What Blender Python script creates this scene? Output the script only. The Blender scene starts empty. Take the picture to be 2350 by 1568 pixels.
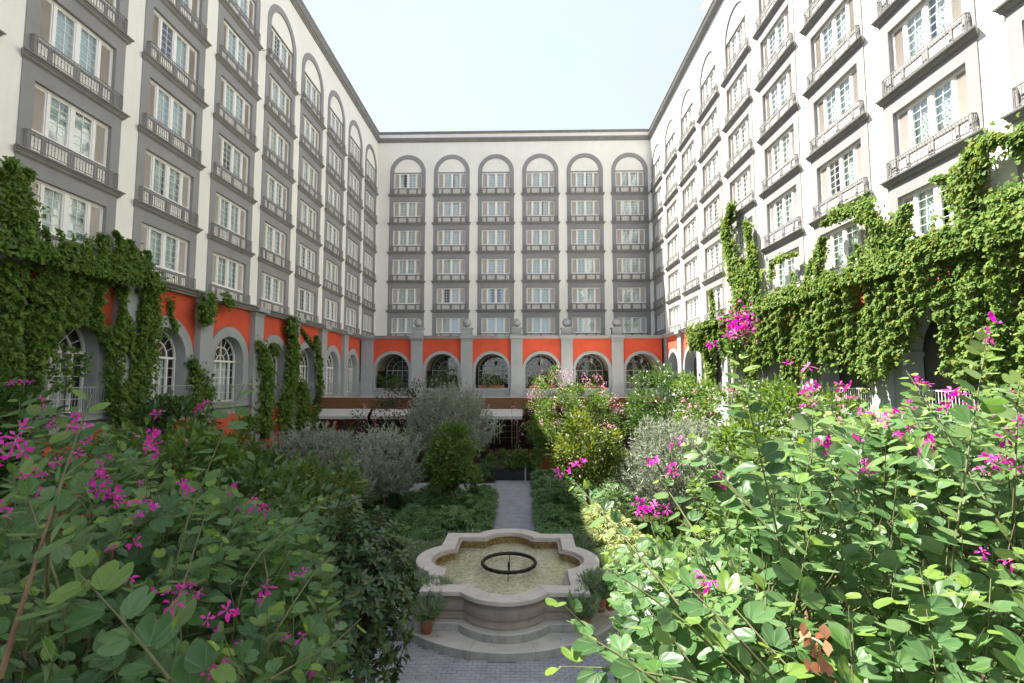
import bpy, bmesh, math, random
import numpy as np
from mathutils import Vector, Matrix
random.seed(7); RNG = np.random.default_rng(7)
R = math.radians
scene = bpy.context.scene
COL = scene.collection

# ------------------------------------------------------------------ camera, sky, sun, exposure
EYE = 6.0
cd = bpy.data.cameras.new('camera'); cam = bpy.data.objects.new('camera', cd); COL.objects.link(cam)
cam.location = (0, 0, EYE); cd.sensor_width = 36; cd.lens = 1464.4/3000*36
cam.rotation_euler = (R(90+4.338), 0, R(1.421)); cd.clip_start = .05; cd.clip_end = 2000
scene.camera = cam
SUN = Vector((-1.0, .42, 1.78)).normalized()
w = bpy.data.worlds.new('World'); scene.world = w; w.use_nodes = True
nt = w.node_tree; nt.nodes.clear()
out = nt.nodes.new('ShaderNodeOutputWorld'); bg = nt.nodes.new('ShaderNodeBackground')
sky = nt.nodes.new('ShaderNodeTexSky'); sky.sky_type = 'NISHITA'; sky.sun_disc = False
sky.sun_elevation = math.asin(SUN.z); sky.sun_rotation = math.atan2(SUN.x, SUN.y) % (2*math.pi)
sky.air_density = 1.0; sky.dust_density = 2.5; sky.ozone_density = 1.0; sky.altitude = 2200
# thin high cloud veil over the whole sky
tc = nt.nodes.new('ShaderNodeTexCoord'); mp = nt.nodes.new('ShaderNodeMapping'); mp.inputs['Scale'].default_value = (1, 1, 2.2)
nz = nt.nodes.new('ShaderNodeTexNoise'); nz.inputs['Scale'].default_value = 1.3; nz.inputs['Detail'].default_value = 6; nz.inputs['Roughness'].default_value = .5
rp = nt.nodes.new('ShaderNodeValToRGB'); rp.color_ramp.elements[0].position = .30; rp.color_ramp.elements[1].position = .68
rp.color_ramp.elements[0].color = (.76, .76, .76, 1); rp.color_ramp.elements[1].color = (.95, .95, .95, 1)
mx = nt.nodes.new('ShaderNodeMix'); mx.data_type = 'RGBA'
mx.inputs['B'].default_value = (1.0, 1.055, 1.19, 1)
nt.links.new(tc.outputs['Generated'], mp.inputs['Vector']); nt.links.new(mp.outputs['Vector'], nz.inputs['Vector'])
nt.links.new(nz.outputs['Fac'], rp.inputs['Fac']); nt.links.new(rp.outputs['Color'], mx.inputs['Factor'])
nt.links.new(sky.outputs['Color'], mx.inputs['A']); nt.links.new(mx.outputs['Result'], bg.inputs['Color'])
bg.inputs['Strength'].default_value = .11
nt.links.new(bg.outputs['Background'], out.inputs['Surface'])
sl = bpy.data.lights.new('sun', 'SUN'); sl.energy = 2.7; sl.angle = R(.53); sl.color = (1, .95, .87)
so = bpy.data.objects.new('sun', sl); COL.objects.link(so); so.rotation_euler = SUN.to_track_quat('Z', 'Y').to_euler(); so.location = (-30, 20, 60)
vs = scene.view_settings; vs.view_transform = 'Standard'; vs.look = 'None'; vs.gamma = 1; vs.use_curve_mapping = False
vs.exposure = 2.92
scene.cycles.max_bounces = 10; scene.cycles.transparent_max_bounces = 16; scene.cycles.diffuse_bounces = 7; scene.cycles.glossy_bounces = 3
scene.cycles.transmission_bounces = 4
scene.cycles.use_denoising = True
scene.cycles.sample_clamp_indirect = 6

# ------------------------------------------------------------------ pixel -> point helper (3000-px photo scaled to 2350)
_f = 1464.4/3000*2350; _pi, _ya = R(4.338), R(1.421)
_fw = np.array([-math.sin(_ya)*math.cos(_pi), math.cos(_ya)*math.cos(_pi), math.sin(_pi)])
_rt = np.array([math.cos(_ya), math.sin(_ya), 0]); _up = np.cross(_rt, _fw)
def at(x, y, Y):
    d = _fw*_f+_rt*(x-1176)-_up*(y-784); p = d*(Y/d[1]); return np.array((p[0], p[1], p[2]+EYE))
def proj(p):
    v = np.array(p, float)-np.array((0, 0, EYE)); dd = v@_fw
    return (1176+_f*(v@_rt)/dd, 784-_f*(v@_up)/dd, dd)

# ------------------------------------------------------------------ materials
MATS = {}
def _mat(name):
    m = bpy.data.materials.new(name); m.use_nodes = True; MATS[name] = m
    return m, m.node_tree, m.node_tree.nodes['Principled BSDF']
def N(t, k, **kw):
    n = t.nodes.new(k)
    for a, b in kw.items():
        if a in n.inputs: n.inputs[a].default_value = b
        else: setattr(n, a, b)
    return n
def solid(name, col, rough=.7, var=.12, scale=3.0, bump=.0, bscale=60, metal=0, spec=.5, streak=0, dirt=None):
    m, t, b = _mat(name)
    b.inputs['Roughness'].default_value = rough; b.inputs['Metallic'].default_value = metal; b.inputs['Specular IOR Level'].default_value = spec
    co = N(t, 'ShaderNodeTexCoord'); geo = N(t, 'ShaderNodeNewGeometry')
    n1 = N(t, 'ShaderNodeTexNoise', Scale=scale, Detail=8, Roughness=.62)
    t.links.new(geo.outputs['Position'], n1.inputs['Vector'])
    cr = N(t, 'ShaderNodeValToRGB')
    c = Vector(col); e = cr.color_ramp.elements
    e[0].position = .3; e[1].position = .7
    e[0].color = (*(c*(1-var)), 1); e[1].color = (*(c*(1+var*.7)), 1)
    t.links.new(n1.outputs['Fac'], cr.inputs['Fac']); last = cr.outputs['Color']
    if streak:
        mpn = N(t, 'ShaderNodeMapping'); mpn.inputs['Scale'].default_value = (2.2, 2.2, .16)
        t.links.new(geo.outputs['Position'], mpn.inputs['Vector'])
        n3 = N(t, 'ShaderNodeTexNoise', Scale=1.6, Detail=7, Roughness=.7); t.links.new(mpn.outputs['Vector'], n3.inputs['Vector'])
        r3 = N(t, 'ShaderNodeValToRGB'); r3.color_ramp.elements[0].position = .52; r3.color_ramp.elements[1].position = .78
        r3.color_ramp.elements[0].color = (0, 0, 0, 1); r3.color_ramp.elements[1].color = (streak, streak, streak, 1)
        t.links.new(n3.outputs['Fac'], r3.inputs['Fac'])
        m3 = N(t, 'ShaderNodeMix', data_type='RGBA'); m3.inputs['B'].default_value = (*(dirt or c*.45), 1)
        t.links.new(r3.outputs['Color'], m3.inputs['Factor']); t.links.new(last, m3.inputs['A']); last = m3.outputs['Result']
    t.links.new(last, b.inputs['Base Color'])
    if bump:
        n2 = N(t, 'ShaderNodeTexNoise', Scale=bscale, Detail=4, Roughness=.6)
        t.links.new(geo.outputs['Position'], n2.inputs['Vector'])
        bp = N(t, 'ShaderNodeBump', Strength=bump, Distance=.02)
        t.links.new(n2.outputs['Fac'], bp.inputs['Height']); t.links.new(bp.outputs['Normal'], b.inputs['Normal'])
    return m
CREAM = solid('cream_stucco', (.81, .785, .71),   .9, .06, .35, .35, 22, streak=.28, dirt=(.60, .56, .47))
GREY = solid('grey_stucco', (.265, .263, .26), .85, .10, .8, .3, 26, streak=.14, dirt=(.15, .15, .145))
GREYP = solid('grey_blue_plaster', (.33, .345, .34), .85, .10, .8, .25, 26, streak=.2, dirt=(.18, .19, .185))
GREYL = solid('grey_ledge_moulding', (.235, .23, .218), .85, .14, 1.4, .25, 30, streak=.35, dirt=(.13, .125, .11))
RED = solid('orange_red_plaster', (.62, .085, .035), .85, .16, .9, .3, 22, streak=.4, dirt=(.50, .10, .05))
WHITE = solid('white_window_paint', (.80, .78, .74), .45, .04, 2)
SHUT = solid('pinkish_beige_shutter', (.66, .61, .55), .7, .06, 2)
IRON = solid('dark_grey_wrought_iron', (.24, .23, .215), .6, .2, 6, metal=.1)
DARK = solid('dark_room', (.10, .10, .095), .9, .3, 1)  # the gloom of unlit rooms put into a dark colour
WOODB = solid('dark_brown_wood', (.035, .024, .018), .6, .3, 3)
INCREAM = solid('loggia_cream_plaster', (.62, .54, .40), .9, .06, 1, .2, 20)
STONE = solid('pinkish_brown_cantera_stone', (.31, .25, .205), .8, .18, 3, .5, 45, streak=.35, dirt=(.12, .09, .075))
COPING = solid('worn_coping_stone', (.48, .435, .385), .8, .14, 3.5, .45, 45)
STEP = solid('pale_grey_step_stone', (.47, .445, .395), .85, .14, 3, .5, 45)
STEPR = solid('stained_step_riser_stone', (.34, .325, .29), .88, .22, 4, .5, 45, streak=.75, dirt=(.10, .095, .085))
SETT = solid('blue_grey_paver', (.30, .305, .32), .8, .22, 2.2, .5, 70)
JOINT = solid('dark_joint_sand', (.15, .15, .155), .95, .2, 8)
SOIL = solid('brown_garden_soil', (.055, .04, .028), .95, .4, 5, .8, 25)
TERRA = solid('terracotta_clay', (.30, .115, .06), .8, .2, 9, .3, 50)
BRONZE = solid('dark_wet_bronze', (.018, .015, .013), .35, .4, 14, .6, 40, metal=.6)
AWN = solid('cream_awning_cloth', (.50, .48, .43), .9, .06, 1)
ROOFW = solid('pale_roof_sheet', (.70, .68, .64), .6, .08, .6, streak=.3, dirt=(.4, .38, .33))
BLACKP = solid('black_planter_metal', (.02, .02, .021), .5, .2, 3)
BARK = solid('brown_bark', (.17, .105, .055), .9, .3, 9, .7, 40)
TWIG = solid('olive_green_stem', (.10, .105, .035), .7, .25, 9)
BRICKW = solid('orange_low_wall_plaster', (.42, .11, .04), .85, .15, 1.5, .3, 25)
def wood_mat():
    m, t, b = _mat('varnished_brown_wood'); b.inputs['Roughness'].default_value = .5
    geo = N(t, 'ShaderNodeNewGeometry'); mpn = N(t, 'ShaderNodeMapping'); mpn.inputs['Scale'].default_value = (.5, 2, 9)
    n = N(t, 'ShaderNodeTexNoise', Scale=2.2, Detail=8, Roughness=.65)
    cr = N(t, 'ShaderNodeValToRGB'); e = cr.color_ramp.elements; e[0].position = .3; e[1].position = .75
    e[0].color = (.11, .045, .014, 1); e[1].color = (.30, .13, .04, 1)
    t.links.new(geo.outputs['Position'], mpn.inputs['Vector']); t.links.new(mpn.outputs['Vector'], n.inputs['Vector'])
    t.links.new(n.outputs['Fac'], cr.inputs['Fac']); t.links.new(cr.outputs['Color'], b.inputs['Base Color'])
    return m
WOOD = wood_mat()
def schlick(t, f0, normal=None):
    geo = N(t, 'ShaderNodeNewGeometry'); dp = N(t, 'ShaderNodeVectorMath', operation='DOT_PRODUCT')
    t.links.new(geo.outputs['Incoming'], dp.inputs[0]); t.links.new(normal or geo.outputs['Normal'], dp.inputs[1])
    ab = N(t, 'ShaderNodeMath', operation='ABSOLUTE'); t.links.new(dp.outputs['Value'], ab.inputs[0])
    sb = N(t, 'ShaderNodeMath', operation='SUBTRACT'); sb.inputs[0].default_value = 1; t.links.new(ab.outputs[0], sb.inputs[1])
    pw = N(t, 'ShaderNodeMath', operation='POWER'); pw.inputs[1].default_value = 5; t.links.new(sb.outputs[0], pw.inputs[0])
    ma = N(t, 'ShaderNodeMath', operation='MULTIPLY_ADD'); ma.inputs[1].default_value = 1-f0; ma.inputs[2].default_value = f0; t.links.new(pw.outputs[0], ma.inputs[0])
    return ma.outputs[0]
def glass_mat(name='window_glass', tint=(.92, .97, .96), f0=.10):
    m = bpy.data.materials.new(name); m.use_nodes = True; t = m.node_tree; t.nodes.clear()
    o = N(t, 'ShaderNodeOutputMaterial'); tr = N(t, 'ShaderNodeBsdfTransparent'); gl = N(t, 'ShaderNodeBsdfGlossy'); mi = N(t, 'ShaderNodeMixShader')
    tr.inputs['Color'].default_value = (*tint, 1); gl.inputs['Roughness'].default_value = .02
    t.links.new(schlick(t, f0), mi.inputs['Fac']); t.links.new(tr.outputs['BSDF'], mi.inputs[1]); t.links.new(gl.outputs['BSDF'], mi.inputs[2]); t.links.new(mi.outputs['Shader'], o.inputs['Surface'])
    return m
GLASS = glass_mat()
def curtain_mat():
    m, t, b = _mat('white_sheer_curtain'); b.inputs['Roughness'].default_value = .9
    b.inputs['Base Color'].default_value = (.60, .64, .62, 1)
    return m
CURT = curtain_mat()
def water_mat():
    m = bpy.data.materials.new('pool_water'); m.use_nodes = True; t = m.node_tree; t.nodes.clear()
    o = N(t, 'ShaderNodeOutputMaterial'); tr = N(t, 'ShaderNodeBsdfTransparent'); gl = N(t, 'ShaderNodeBsdfGlossy'); mi = N(t, 'ShaderNodeMixShader')
    tr.inputs['Color'].default_value = (.90, .93, .86, 1); gl.inputs['Roughness'].default_value = .04
    geo = N(t, 'ShaderNodeNewGeometry'); n = N(t, 'ShaderNodeTexNoise', Scale=6, Detail=3); bp = N(t, 'ShaderNodeBump', Strength=.12, Distance=.03)
    t.links.new(geo.outputs['Position'], n.inputs['Vector']); t.links.new(n.outputs['Fac'], bp.inputs['Height'])
    t.links.new(bp.outputs['Normal'], gl.inputs['Normal'])
    t.links.new(schlick(t, .045, bp.outputs['Normal']), mi.inputs['Fac']); t.links.new(tr.outputs['BSDF'], mi.inputs[1]); t.links.new(gl.outputs['BSDF'], mi.inputs[2]); t.links.new(mi.outputs['Shader'], o.inputs['Surface'])
    return m
WATER = water_mat()
def mosaic_mat(name, a, bcol, c, sc=18):
    m, t, b = _mat(name); b.inputs['Roughness'].default_value = .35
    geo = N(t, 'ShaderNodeNewGeometry'); v = N(t, 'ShaderNodeTexVoronoi', Scale=sc); v.distance = 'CHEBYCHEV'; v.inputs['Randomness'].default_value = .55
    t.links.new(geo.outputs['Position'], v.inputs['Vector'])
    sep = N(t, 'ShaderNodeSeparateColor'); t.links.new(v.outputs['Color'], sep.inputs['Color'])
    cr = N(t, 'ShaderNodeValToRGB'); e = cr.color_ramp.elements; e[0].color = (*a, 1); e[1].color = (*c, 1); x = e.new(.5); x.color = (*bcol, 1); cr.color_ramp.interpolation = 'LINEAR'
    t.links.new(sep.outputs['Red'], cr.inputs['Fac']); t.links.new(cr.outputs['Color'], b.inputs['Base Color'])
    return m
MOSF = mosaic_mat('pool_floor_mosaic', (.36, .31, .20), (.50, .455, .33), (.66, .61, .49), 15)
MOSW = mosaic_mat('pool_wall_mosaic', (.20, .10, .03), (.36, .22, .08), (.46, .34, .17), 22)
def leaf_mat(name, cols, trans=.35, rough=.45, tcol=None, spec=.4, age=None, veins=False):
    """colour from a per-leaf tone; thin leaves pass light through."""
    m = bpy.data.materials.new(name); m.use_nodes = True; t = m.node_tree; b = t.nodes['Principled BSDF']; o = t.nodes['Material Output']
    b.inputs['Roughness'].default_value = rough; b.inputs['Specular IOR Level'].default_value = spec
    at_ = N(t, 'ShaderNodeAttribute'); at_.attribute_name = 'tone'; oi = N(t, 'ShaderNodeObjectInfo')
    ad = N(t, 'ShaderNodeMath', operation='ADD'); fr = N(t, 'ShaderNodeMath', operation='FRACT')
    t.links.new(at_.outputs['Fac'], ad.inputs[0]); t.links.new(oi.outputs['Random'], ad.inputs[1]); t.links.new(ad.outputs[0], fr.inputs[0])
    cr = N(t, 'ShaderNodeValToRGB'); e = cr.color_ramp.elements
    n = len(cols)
    e[0].color = (*cols[0], 1); e[1].color = (*cols[-1], 1)
    for i in range(1, n-1):
        x = e.new(i/(n-1)); x.color = (*cols[i], 1)
    t.links.new(fr.outputs[0], cr.inputs['Fac']); last = cr.outputs['Color']
    if age:
        ag = N(t, 'ShaderNodeAttribute'); ag.attribute_name = 'age'
        mi = N(t, 'ShaderNodeMix', data_type='RGBA'); mi.inputs['B'].default_value = (*age, 1)
        t.links.new(ag.outputs['Fac'], mi.inputs['Factor']); t.links.new(last, mi.inputs['A']); last = mi.outputs['Result']
    if veins:
        ax_, ay_ = N(t, 'ShaderNodeAttribute'), N(t, 'ShaderNodeAttribute'); ax_.attribute_name = 'lx'; ay_.attribute_name = 'ly'
        aa = N(t, 'ShaderNodeMath', operation='ARCTAN2'); yo = N(t, 'ShaderNodeMath', operation='ADD'); yo.inputs[1].default_value = .06
        t.links.new(ay_.outputs['Fac'], yo.inputs[0]); t.links.new(ax_.outputs['Fac'], aa.inputs[0]); t.links.new(yo.outputs[0], aa.inputs[1])
        mu = N(t, 'ShaderNodeMath', operation='MULTIPLY'); mu.inputs[1].default_value = 9.0; t.links.new(aa.outputs[0], mu.inputs[0])
        co = N(t, 'ShaderNodeMath', operation='COSINE'); t.links.new(mu.outputs[0], co.inputs[0])
        vr = N(t, 'ShaderNodeMapRange'); vr.inputs['From Min'].default_value = .90; vr.inputs['From Max'].default_value = 1.0; vr.inputs['To Max'].default_value = .55; t.links.new(co.outputs[0], vr.inputs['Value'])
        vm = N(t, 'ShaderNodeMix', data_type='RGBA', blend_type='MIX'); vm.inputs['B'].default_value = (.17, .23, .12, 1)
        t.links.new(vr.outputs['Result'], vm.inputs['Factor']); t.links.new(last, vm.inputs['A']); last = vm.outputs['Result']
        ge = N(t, 'ShaderNodeNewGeometry'); nb = N(t, 'ShaderNodeTexNoise', Scale=38, Detail=4, Roughness=.7); t.links.new(ge.outputs['Position'], nb.inputs['Vector'])
        br = N(t, 'ShaderNodeMapRange'); br.inputs['From Min'].default_value = .66; br.inputs['From Max'].default_value = .76; br.inputs['To Max'].default_value = .6; t.links.new(nb.outputs['Fac'], br.inputs['Value'])
        bm_ = N(t, 'ShaderNodeMix', data_type='RGBA'); bm_.inputs['B'].default_value = (.15, .12, .04, 1); t.links.new(br.outputs['Result'], bm_.inputs['Factor']); t.links.new(last, bm_.inputs['A']); last = bm_.outputs['Result']
        uv = N(t, 'ShaderNodeMix', data_type='RGBA'); uv.inputs['B'].default_value = (.17, .24, .13, 1); bf = N(t, 'ShaderNodeMath', operation='MULTIPLY'); bf.inputs[1].default_value = .55
        t.links.new(ge.outputs['Backfacing'], bf.inputs[0]); t.links.new(bf.outputs[0], uv.inputs['Factor']); t.links.new(last, uv.inputs['A']); last = uv.outputs['Result']
        bp = N(t, 'ShaderNodeBump', Strength=.35, Distance=.004); t.links.new(co.outputs[0], bp.inputs['Height']); t.links.new(bp.outputs['Normal'], b.inputs['Normal'])
    t.links.new(last, b.inputs['Base Color'])
    tl = N(t, 'ShaderNodeBsdfTranslucent'); hs = N(t, 'ShaderNodeHueSaturation', Hue=.48, Saturation=1.15, Value=1.9)
    t.links.new(last, hs.inputs['Color']); t.links.new(hs.outputs['Color'], tl.inputs['Color'])
    ms = N(t, 'ShaderNodeMixShader', Fac=trans); t.links.new(b.outputs[0], ms.inputs[1]); t.links.new(tl.outputs[0], ms.inputs[2]); t.links.new(ms.outputs[0], o.inputs['Surface'])
    return m
L_BAU = leaf_mat('bauhinia_leaf', [(.048, .118, .034), (.072, .155, .048), (.105, .19, .072), (.058, .135, .026), (.09, .185, .044), (.062, .145, .044), (.035, .085, .022)], .38, .42, spec=.4, age=(.20, .30, .03), veins=True)
L_MAG = leaf_mat('glossy_dark_leaf', [(.025, .06, .018), (.035, .08, .022), (.06, .11, .028), (.03, .07, .02), (.09, .11, .03)], .15, .34, spec=.45)
L_IVYL = leaf_mat('ivy_leaf', [(.06, .115, .022), (.09, .165, .032), (.135, .22, .04), (.072, .135, .028), (.18, .25, .05)], .3, .7, spec=.2)
L_IVYR = leaf_mat('ivy_leaf_autumn_tinge', [(.07, .135, .03), (.11, .19, .045), (.165, .245, .06), (.085, .16, .035), (.22, .27, .06), (.125, .21, .045), (.22, .20, .055)], .3, .75, spec=.15)
L_GREY = leaf_mat('grey_green_needle_leaf', [(.22, .25, .185), (.29, .32, .24), (.35, .37, .29), (.17, .195, .14)], .2, .7, spec=.2)
L_BED = leaf_mat('deep_green_palmate_leaf', [(.06, .13, .036), (.085, .175, .05), (.115, .21, .06), (.065, .14, .038)], .22, .4)
L_VAR = leaf_mat('cream_edged_leaf', [(.30, .34, .12), (.20, .27, .08), (.40, .42, .20), (.15, .22, .06)], .3, .5)
L_GRN = leaf_mat('mid_green_leaf', [(.06, .115, .024), (.09, .16, .034), (.13, .21, .045), (.07, .13, .026)], .3, .45)
L_DGRN = leaf_mat('dark_green_leaf', [(.04, .085, .02), (.06, .12, .028), (.085, .155, .038), (.052, .105, .028)], .25, .4)
L_YEL = leaf_mat('yellow_green_leaf', [(.06, .10, .018), (.11, .15, .025), (.17, .20, .035), (.05, .085, .018), (.03, .05, .012)], .28, .4)
L_LAV = leaf_mat('lavender_leaf', [(.17, .26, .11), (.22, .31, .14), (.14, .22, .09), (.27, .33, .20)], .25, .7)
L_LAVF = leaf_mat('lavender_flower', [(.24, .19, .30), (.30, .25, .36), (.20, .15, .25)], .2, .8)
L_CRA = leaf_mat('reddish_green_leaf', [(.035, .06, .025), (.05, .085, .03), (.08, .055, .035), (.04, .07, .028)], .25, .5)
L_PINK = leaf_mat('pink_blossom', [(.60, .26, .36), (.70, .38, .46), (.52, .18, .28), (.74, .50, .55)], .35, .7)
L_MAGE = leaf_mat('magenta_petal', [(.50, .015, .25), (.62, .03, .33), (.42, .012, .27), (.68, .10, .40)], .35, .55)
L_DRY = leaf_mat('dry_brown_leaf', [(.30, .16, .08), (.38, .22, .12), (.24, .12, .06)], .25, .8)
L_GRASS = leaf_mat('lawn_blade', [(.05, .11, .012), (.08, .16, .02), (.11, .19, .03)], .3, .6)

# ------------------------------------------------------------------ mesh helpers
class MB:
    def __init__(s): s.v = []; s.f = []; s.mi = []; s.mats = []
    def m(s, mat):
        if mat not in s.mats: s.mats.append(mat)
        return s.mats.index(mat)
    def add(s, vs, fs, mat):
        o = len(s.v); i = s.m(mat); s.v += [tuple(map(float, p)) for p in vs]
        for f in fs: s.f.append([a+o for a in f]); s.mi.append(i)
    def box(s, x0, x1, y0, y1, z0, z1, mat):
        s.add([(x0, y0, z0), (x1, y0, z0), (x1, y1, z0), (x0, y1, z0), (x0, y0, z1), (x1, y0, z1), (x1, y1, z1), (x0, y1, z1)],
              [(0, 3, 2, 1), (4, 5, 6, 7), (0, 1, 5, 4), (1, 2, 6, 5), (2, 3, 7, 6), (3, 0, 4, 7)], mat)
    def bbox(s, x0, x1, y0, y1, z0, z1, mat, b=.01):
        """box with bevelled long edges (octagon-ish section along every side)"""
        bm = bmesh.new(); bmesh.ops.create_cube(bm, size=1)
        for v in bm.verts: v.co = ((x0+x1)/2+v.co.x*(x1-x0), (y0+y1)/2+v.co.y*(y1-y0), (z0+z1)/2+v.co.z*(z1-z0))
        bmesh.ops.bevel(bm, geom=list(bm.edges), offset=b, segments=1, affect='EDGES')
        bm.verts.index_update(); s.add([v.co[:] for v in bm.verts], [[v.index for v in f.verts] for f in bm.faces], mat); bm.free()
    def rings(s, rings, mat, closed=True, cap=True):
        n = len(rings[0]); vs = [p for r in rings for p in r]; fs = []
        for i in range(len(rings)-1):
            for j in range(n if closed else n-1):
                k = (j+1) % n
                fs.append((i*n+j, i*n+k, (i+1)*n+k, (i+1)*n+j))
        if cap: fs.append(list(range(n))[::-1]); fs.append([(len(rings)-1)*n+j for j in range(n)])
        s.add(vs, fs, mat)
    def tube(s, pts, rad, mat, n=6, cap=True):
        pts = [Vector(p) for p in pts]; rs = rad if hasattr(rad, '__len__') else [rad]*len(pts); rings = []
        up0 = None
        for i, p in enumerate(pts):
            d = (pts[min(i+1, len(pts)-1)]-pts[max(i-1, 0)]).normalized()
            a = d.cross(Vector((0, 0, 1)) if abs(d.z) < .95 else Vector((1, 0, 0))).normalized(); b = a.cross(d)
            rings.append([tuple(p+(a*math.cos(t)+b*math.sin(t))*rs[i]) for t in [2*math.pi*k/n for k in range(n)]])
        s.rings(rings, mat, True, cap)
    def lathe(s, prof, c, mat, n=20):
        rings = [[(c[0]+r*math.cos(2*math.pi*k/n), c[1]+r*math.sin(2*math.pi*k/n), c[2]+z) for k in range(n)] for r, z in prof]
        s.rings(rings, mat, True, True)
    def mesh(s, name, smooth=False):
        me = bpy.data.meshes.new(name); me.from_pydata(s.v, [], s.f)
        for m in s.mats: me.materials.append(m)
        me.polygons.foreach_set('material_index', s.mi)
        if smooth: me.polygons.foreach_set('use_smooth', [True]*len(s.f))
        bm = bmesh.new(); bm.from_mesh(me); bmesh.ops.recalc_face_normals(bm, faces=bm.faces); bm.to_mesh(me); bm.free()
        return me
    def build(s, name, parent=None, smooth=False, loc=None):
        return link(name, s.mesh(name, smooth), parent, loc)
def link(name, me, parent=None, loc=None, rot=None):
    o = bpy.data.objects.new(name, me); COL.objects.link(o)
    if parent is not None: o.parent = parent
    if loc is not None: o.location = loc
    if rot is not None: o.rotation_euler = rot
    return o
def tag(o, label=None, cat=None, group=None, kind=None):
    if label: o['label'] = label
    if cat: o['category'] = cat
    if group: o['group'] = group
    if kind: o['kind'] = kind
    return o
def empty(name, loc, rz=0):
    o = bpy.data.objects.new(name, None); COL.objects.link(o); o.location = loc; o.rotation_euler = (0, 0, rz); o.empty_display_size = .2
    return o
def copy_to(src, parent, loc=None, rot=None):
    c = src.copy(); COL.objects.link(c); c.parent = parent
    if loc is not None: c.location = loc
    if rot is not None: c.rotation_euler = rot
    return c
PROTO = {}

# ------------------------------------------------------------------ the hotel wings
XL, XR, DF = -15.65, 13.32, 51.53
P, BW = 4.70, 3.82; HB = BW/2; JI = 1.49
S0, ST = 10.09, 3.1
SPR = 2.42                      # arch spring above the top sill
TOP = 32.45
def sill(j): return S0+ST*j

def ledge_mesh():
    m = MB(); prof = [(-.05, -.27), (.045, -.27), (.05, -.225), (.085, -.215), (.12, -.165), (.13, -.125), (.16, -.115), (.165, -.07), (.215, -.06), (.23, -.012), (.22, 0), (-.05, 0)]
    # the same moulding returns round both ends (mitred)
    L = [(-(HB+.02+.7*max(y, 0)), y, z) for y, z in prof]; Rr = [((HB+.02+.7*max(y, 0)), y, z) for y, z in prof]
    m.rings([L, Rr], GREYL); return m.mesh('balcony_ledge')
def railing_mesh():
    m = MB(); W = 1.74; y = .175
    m.box(-W, W, y-.016, y+.016, .60, .628, IRON); m.box(-W, W, y-.010, y+.010, .07, .09, IRON); m.box(-W, W, y-.007, y+.007, .50, .515, IRON)
    n = 30
    for i in range(n+1):
        x = -W+2*W*i/n; r = .0085 if i % 6 else .014
        m.box(x-r/1.3, x+r/1.3, y-r/1.3, y+r/1.3, 0 if i % 6 == 0 else .09, .60, IRON)
        if i % 2 == 0: m.box(x-.015, x+.015, y-.015, y+.015, .30, .33, IRON)
    for s in (-1, 1):
        x = s*W; m.box(x-.014, x+.014, .02, y, .60, .625, IRON); m.box(x-.01, x+.01, .02, y, .07, .09, IRON)
        for q in (.07, .125): m.box(x-.009, x+.009, q-.009, q+.009, .09, .60, IRON)
        m.tube([(x, .04, .45), (x, .08, .52), (x, .13, .45), (x, .10, .38)], .009, IRON, 4)
    return m.mesh('balcony_railing')
PAN = [(-1.245, .18), (-.52, .40), (.52, .40), (1.245, .18)]
def apron_mesh():
    m = MB(); m.box(-JI, JI, -.16, -.075, .0, .70, GREY)
    xs = [-JI, -1.245-.18, -1.245+.18, -.92, -.12, .12, .92, 1.245-.18, 1.245+.18, JI]
    for i in range(0, 10, 2): m.box(xs[i], xs[i+1], -.075, -.02, .002, .60, GREY)
    m.box(-JI, JI, -.0755, -.012, .60, .70, GREY); m.box(-JI, JI, -.0755, -.022, .0, .09, GREY)
    return m.mesh('apron')
def panel_mesh(h):
    m = MB(); m.bbox(-h+.012, h-.012, -.085, -.045, .10, .59, CREAM, .008); return m.mesh('apron_panel')
def window_mesh():
    m = MB(); z0, z1 = .70, 2.34; y0, y1 = -.20, -.10
    m.box(-JI, JI, y0, y1+.03, z0, z0+.06, WHITE)                                     # sill
    m.box(-JI, JI, y0, y1, z1-.06, z1+.01, WHITE)                                     # head
    for a, b in ((-.93, -.83), (-.085, .085), (.83, .93)): m.box(a, b, y0, y1+.012, z0+.06, z1-.06, WHITE)
    for a, b in ((-JI, -JI+.05), (JI-.05, JI)): m.box(a, b, y0, y1, z0+.06, z1-.06, WHITE)
    for s in (-1, 1):
        a, b = (-.83, -.085) if s < 0 else (.085, .83)
        m.box(a, a+.045, y0+.01, y1-.015, z0+.06, z1-.06, WHITE); m.box(b-.045, b, y0+.01, y1-.015, z0+.06, z1-.06, WHITE)
        m.box(a+.045, b-.045, y0+.01, y1-.015, z0+.06, z0+.115, WHITE); m.box(a+.045, b-.045, y0+.01, y1-.015, z1-.115, z1-.06, WHITE)
        c = (a+b)/2; m.box(c-.009, c+.009, y0+.022, y1-.032, z0+.115, z1-.115, WHITE)
        for i in range(1, 5):
            z = z0+.115+(z1-z0-.23)*i/5; m.box(a+.045, b-.045, y0+.024, y1-.034, z-.008, z+.008, WHITE)
    return m.mesh('window')
PANES = []
for s in (-1, 1):
    a, b = (-.785, -.13) if s < 0 else (.13, .785)
    for c in range(2):
        for r in range(5):
            PANES.append((a+(b-a)*(c+.5)/2, .815+1.41*(r+.5)/5))
PW, PH = .655/2, 1.41/5
def pane_mesh():
    m = MB(); m.box(-PW/2, PW/2, -.003, .003, -PH/2, PH/2, GLASS); return m.mesh('pane')
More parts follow.
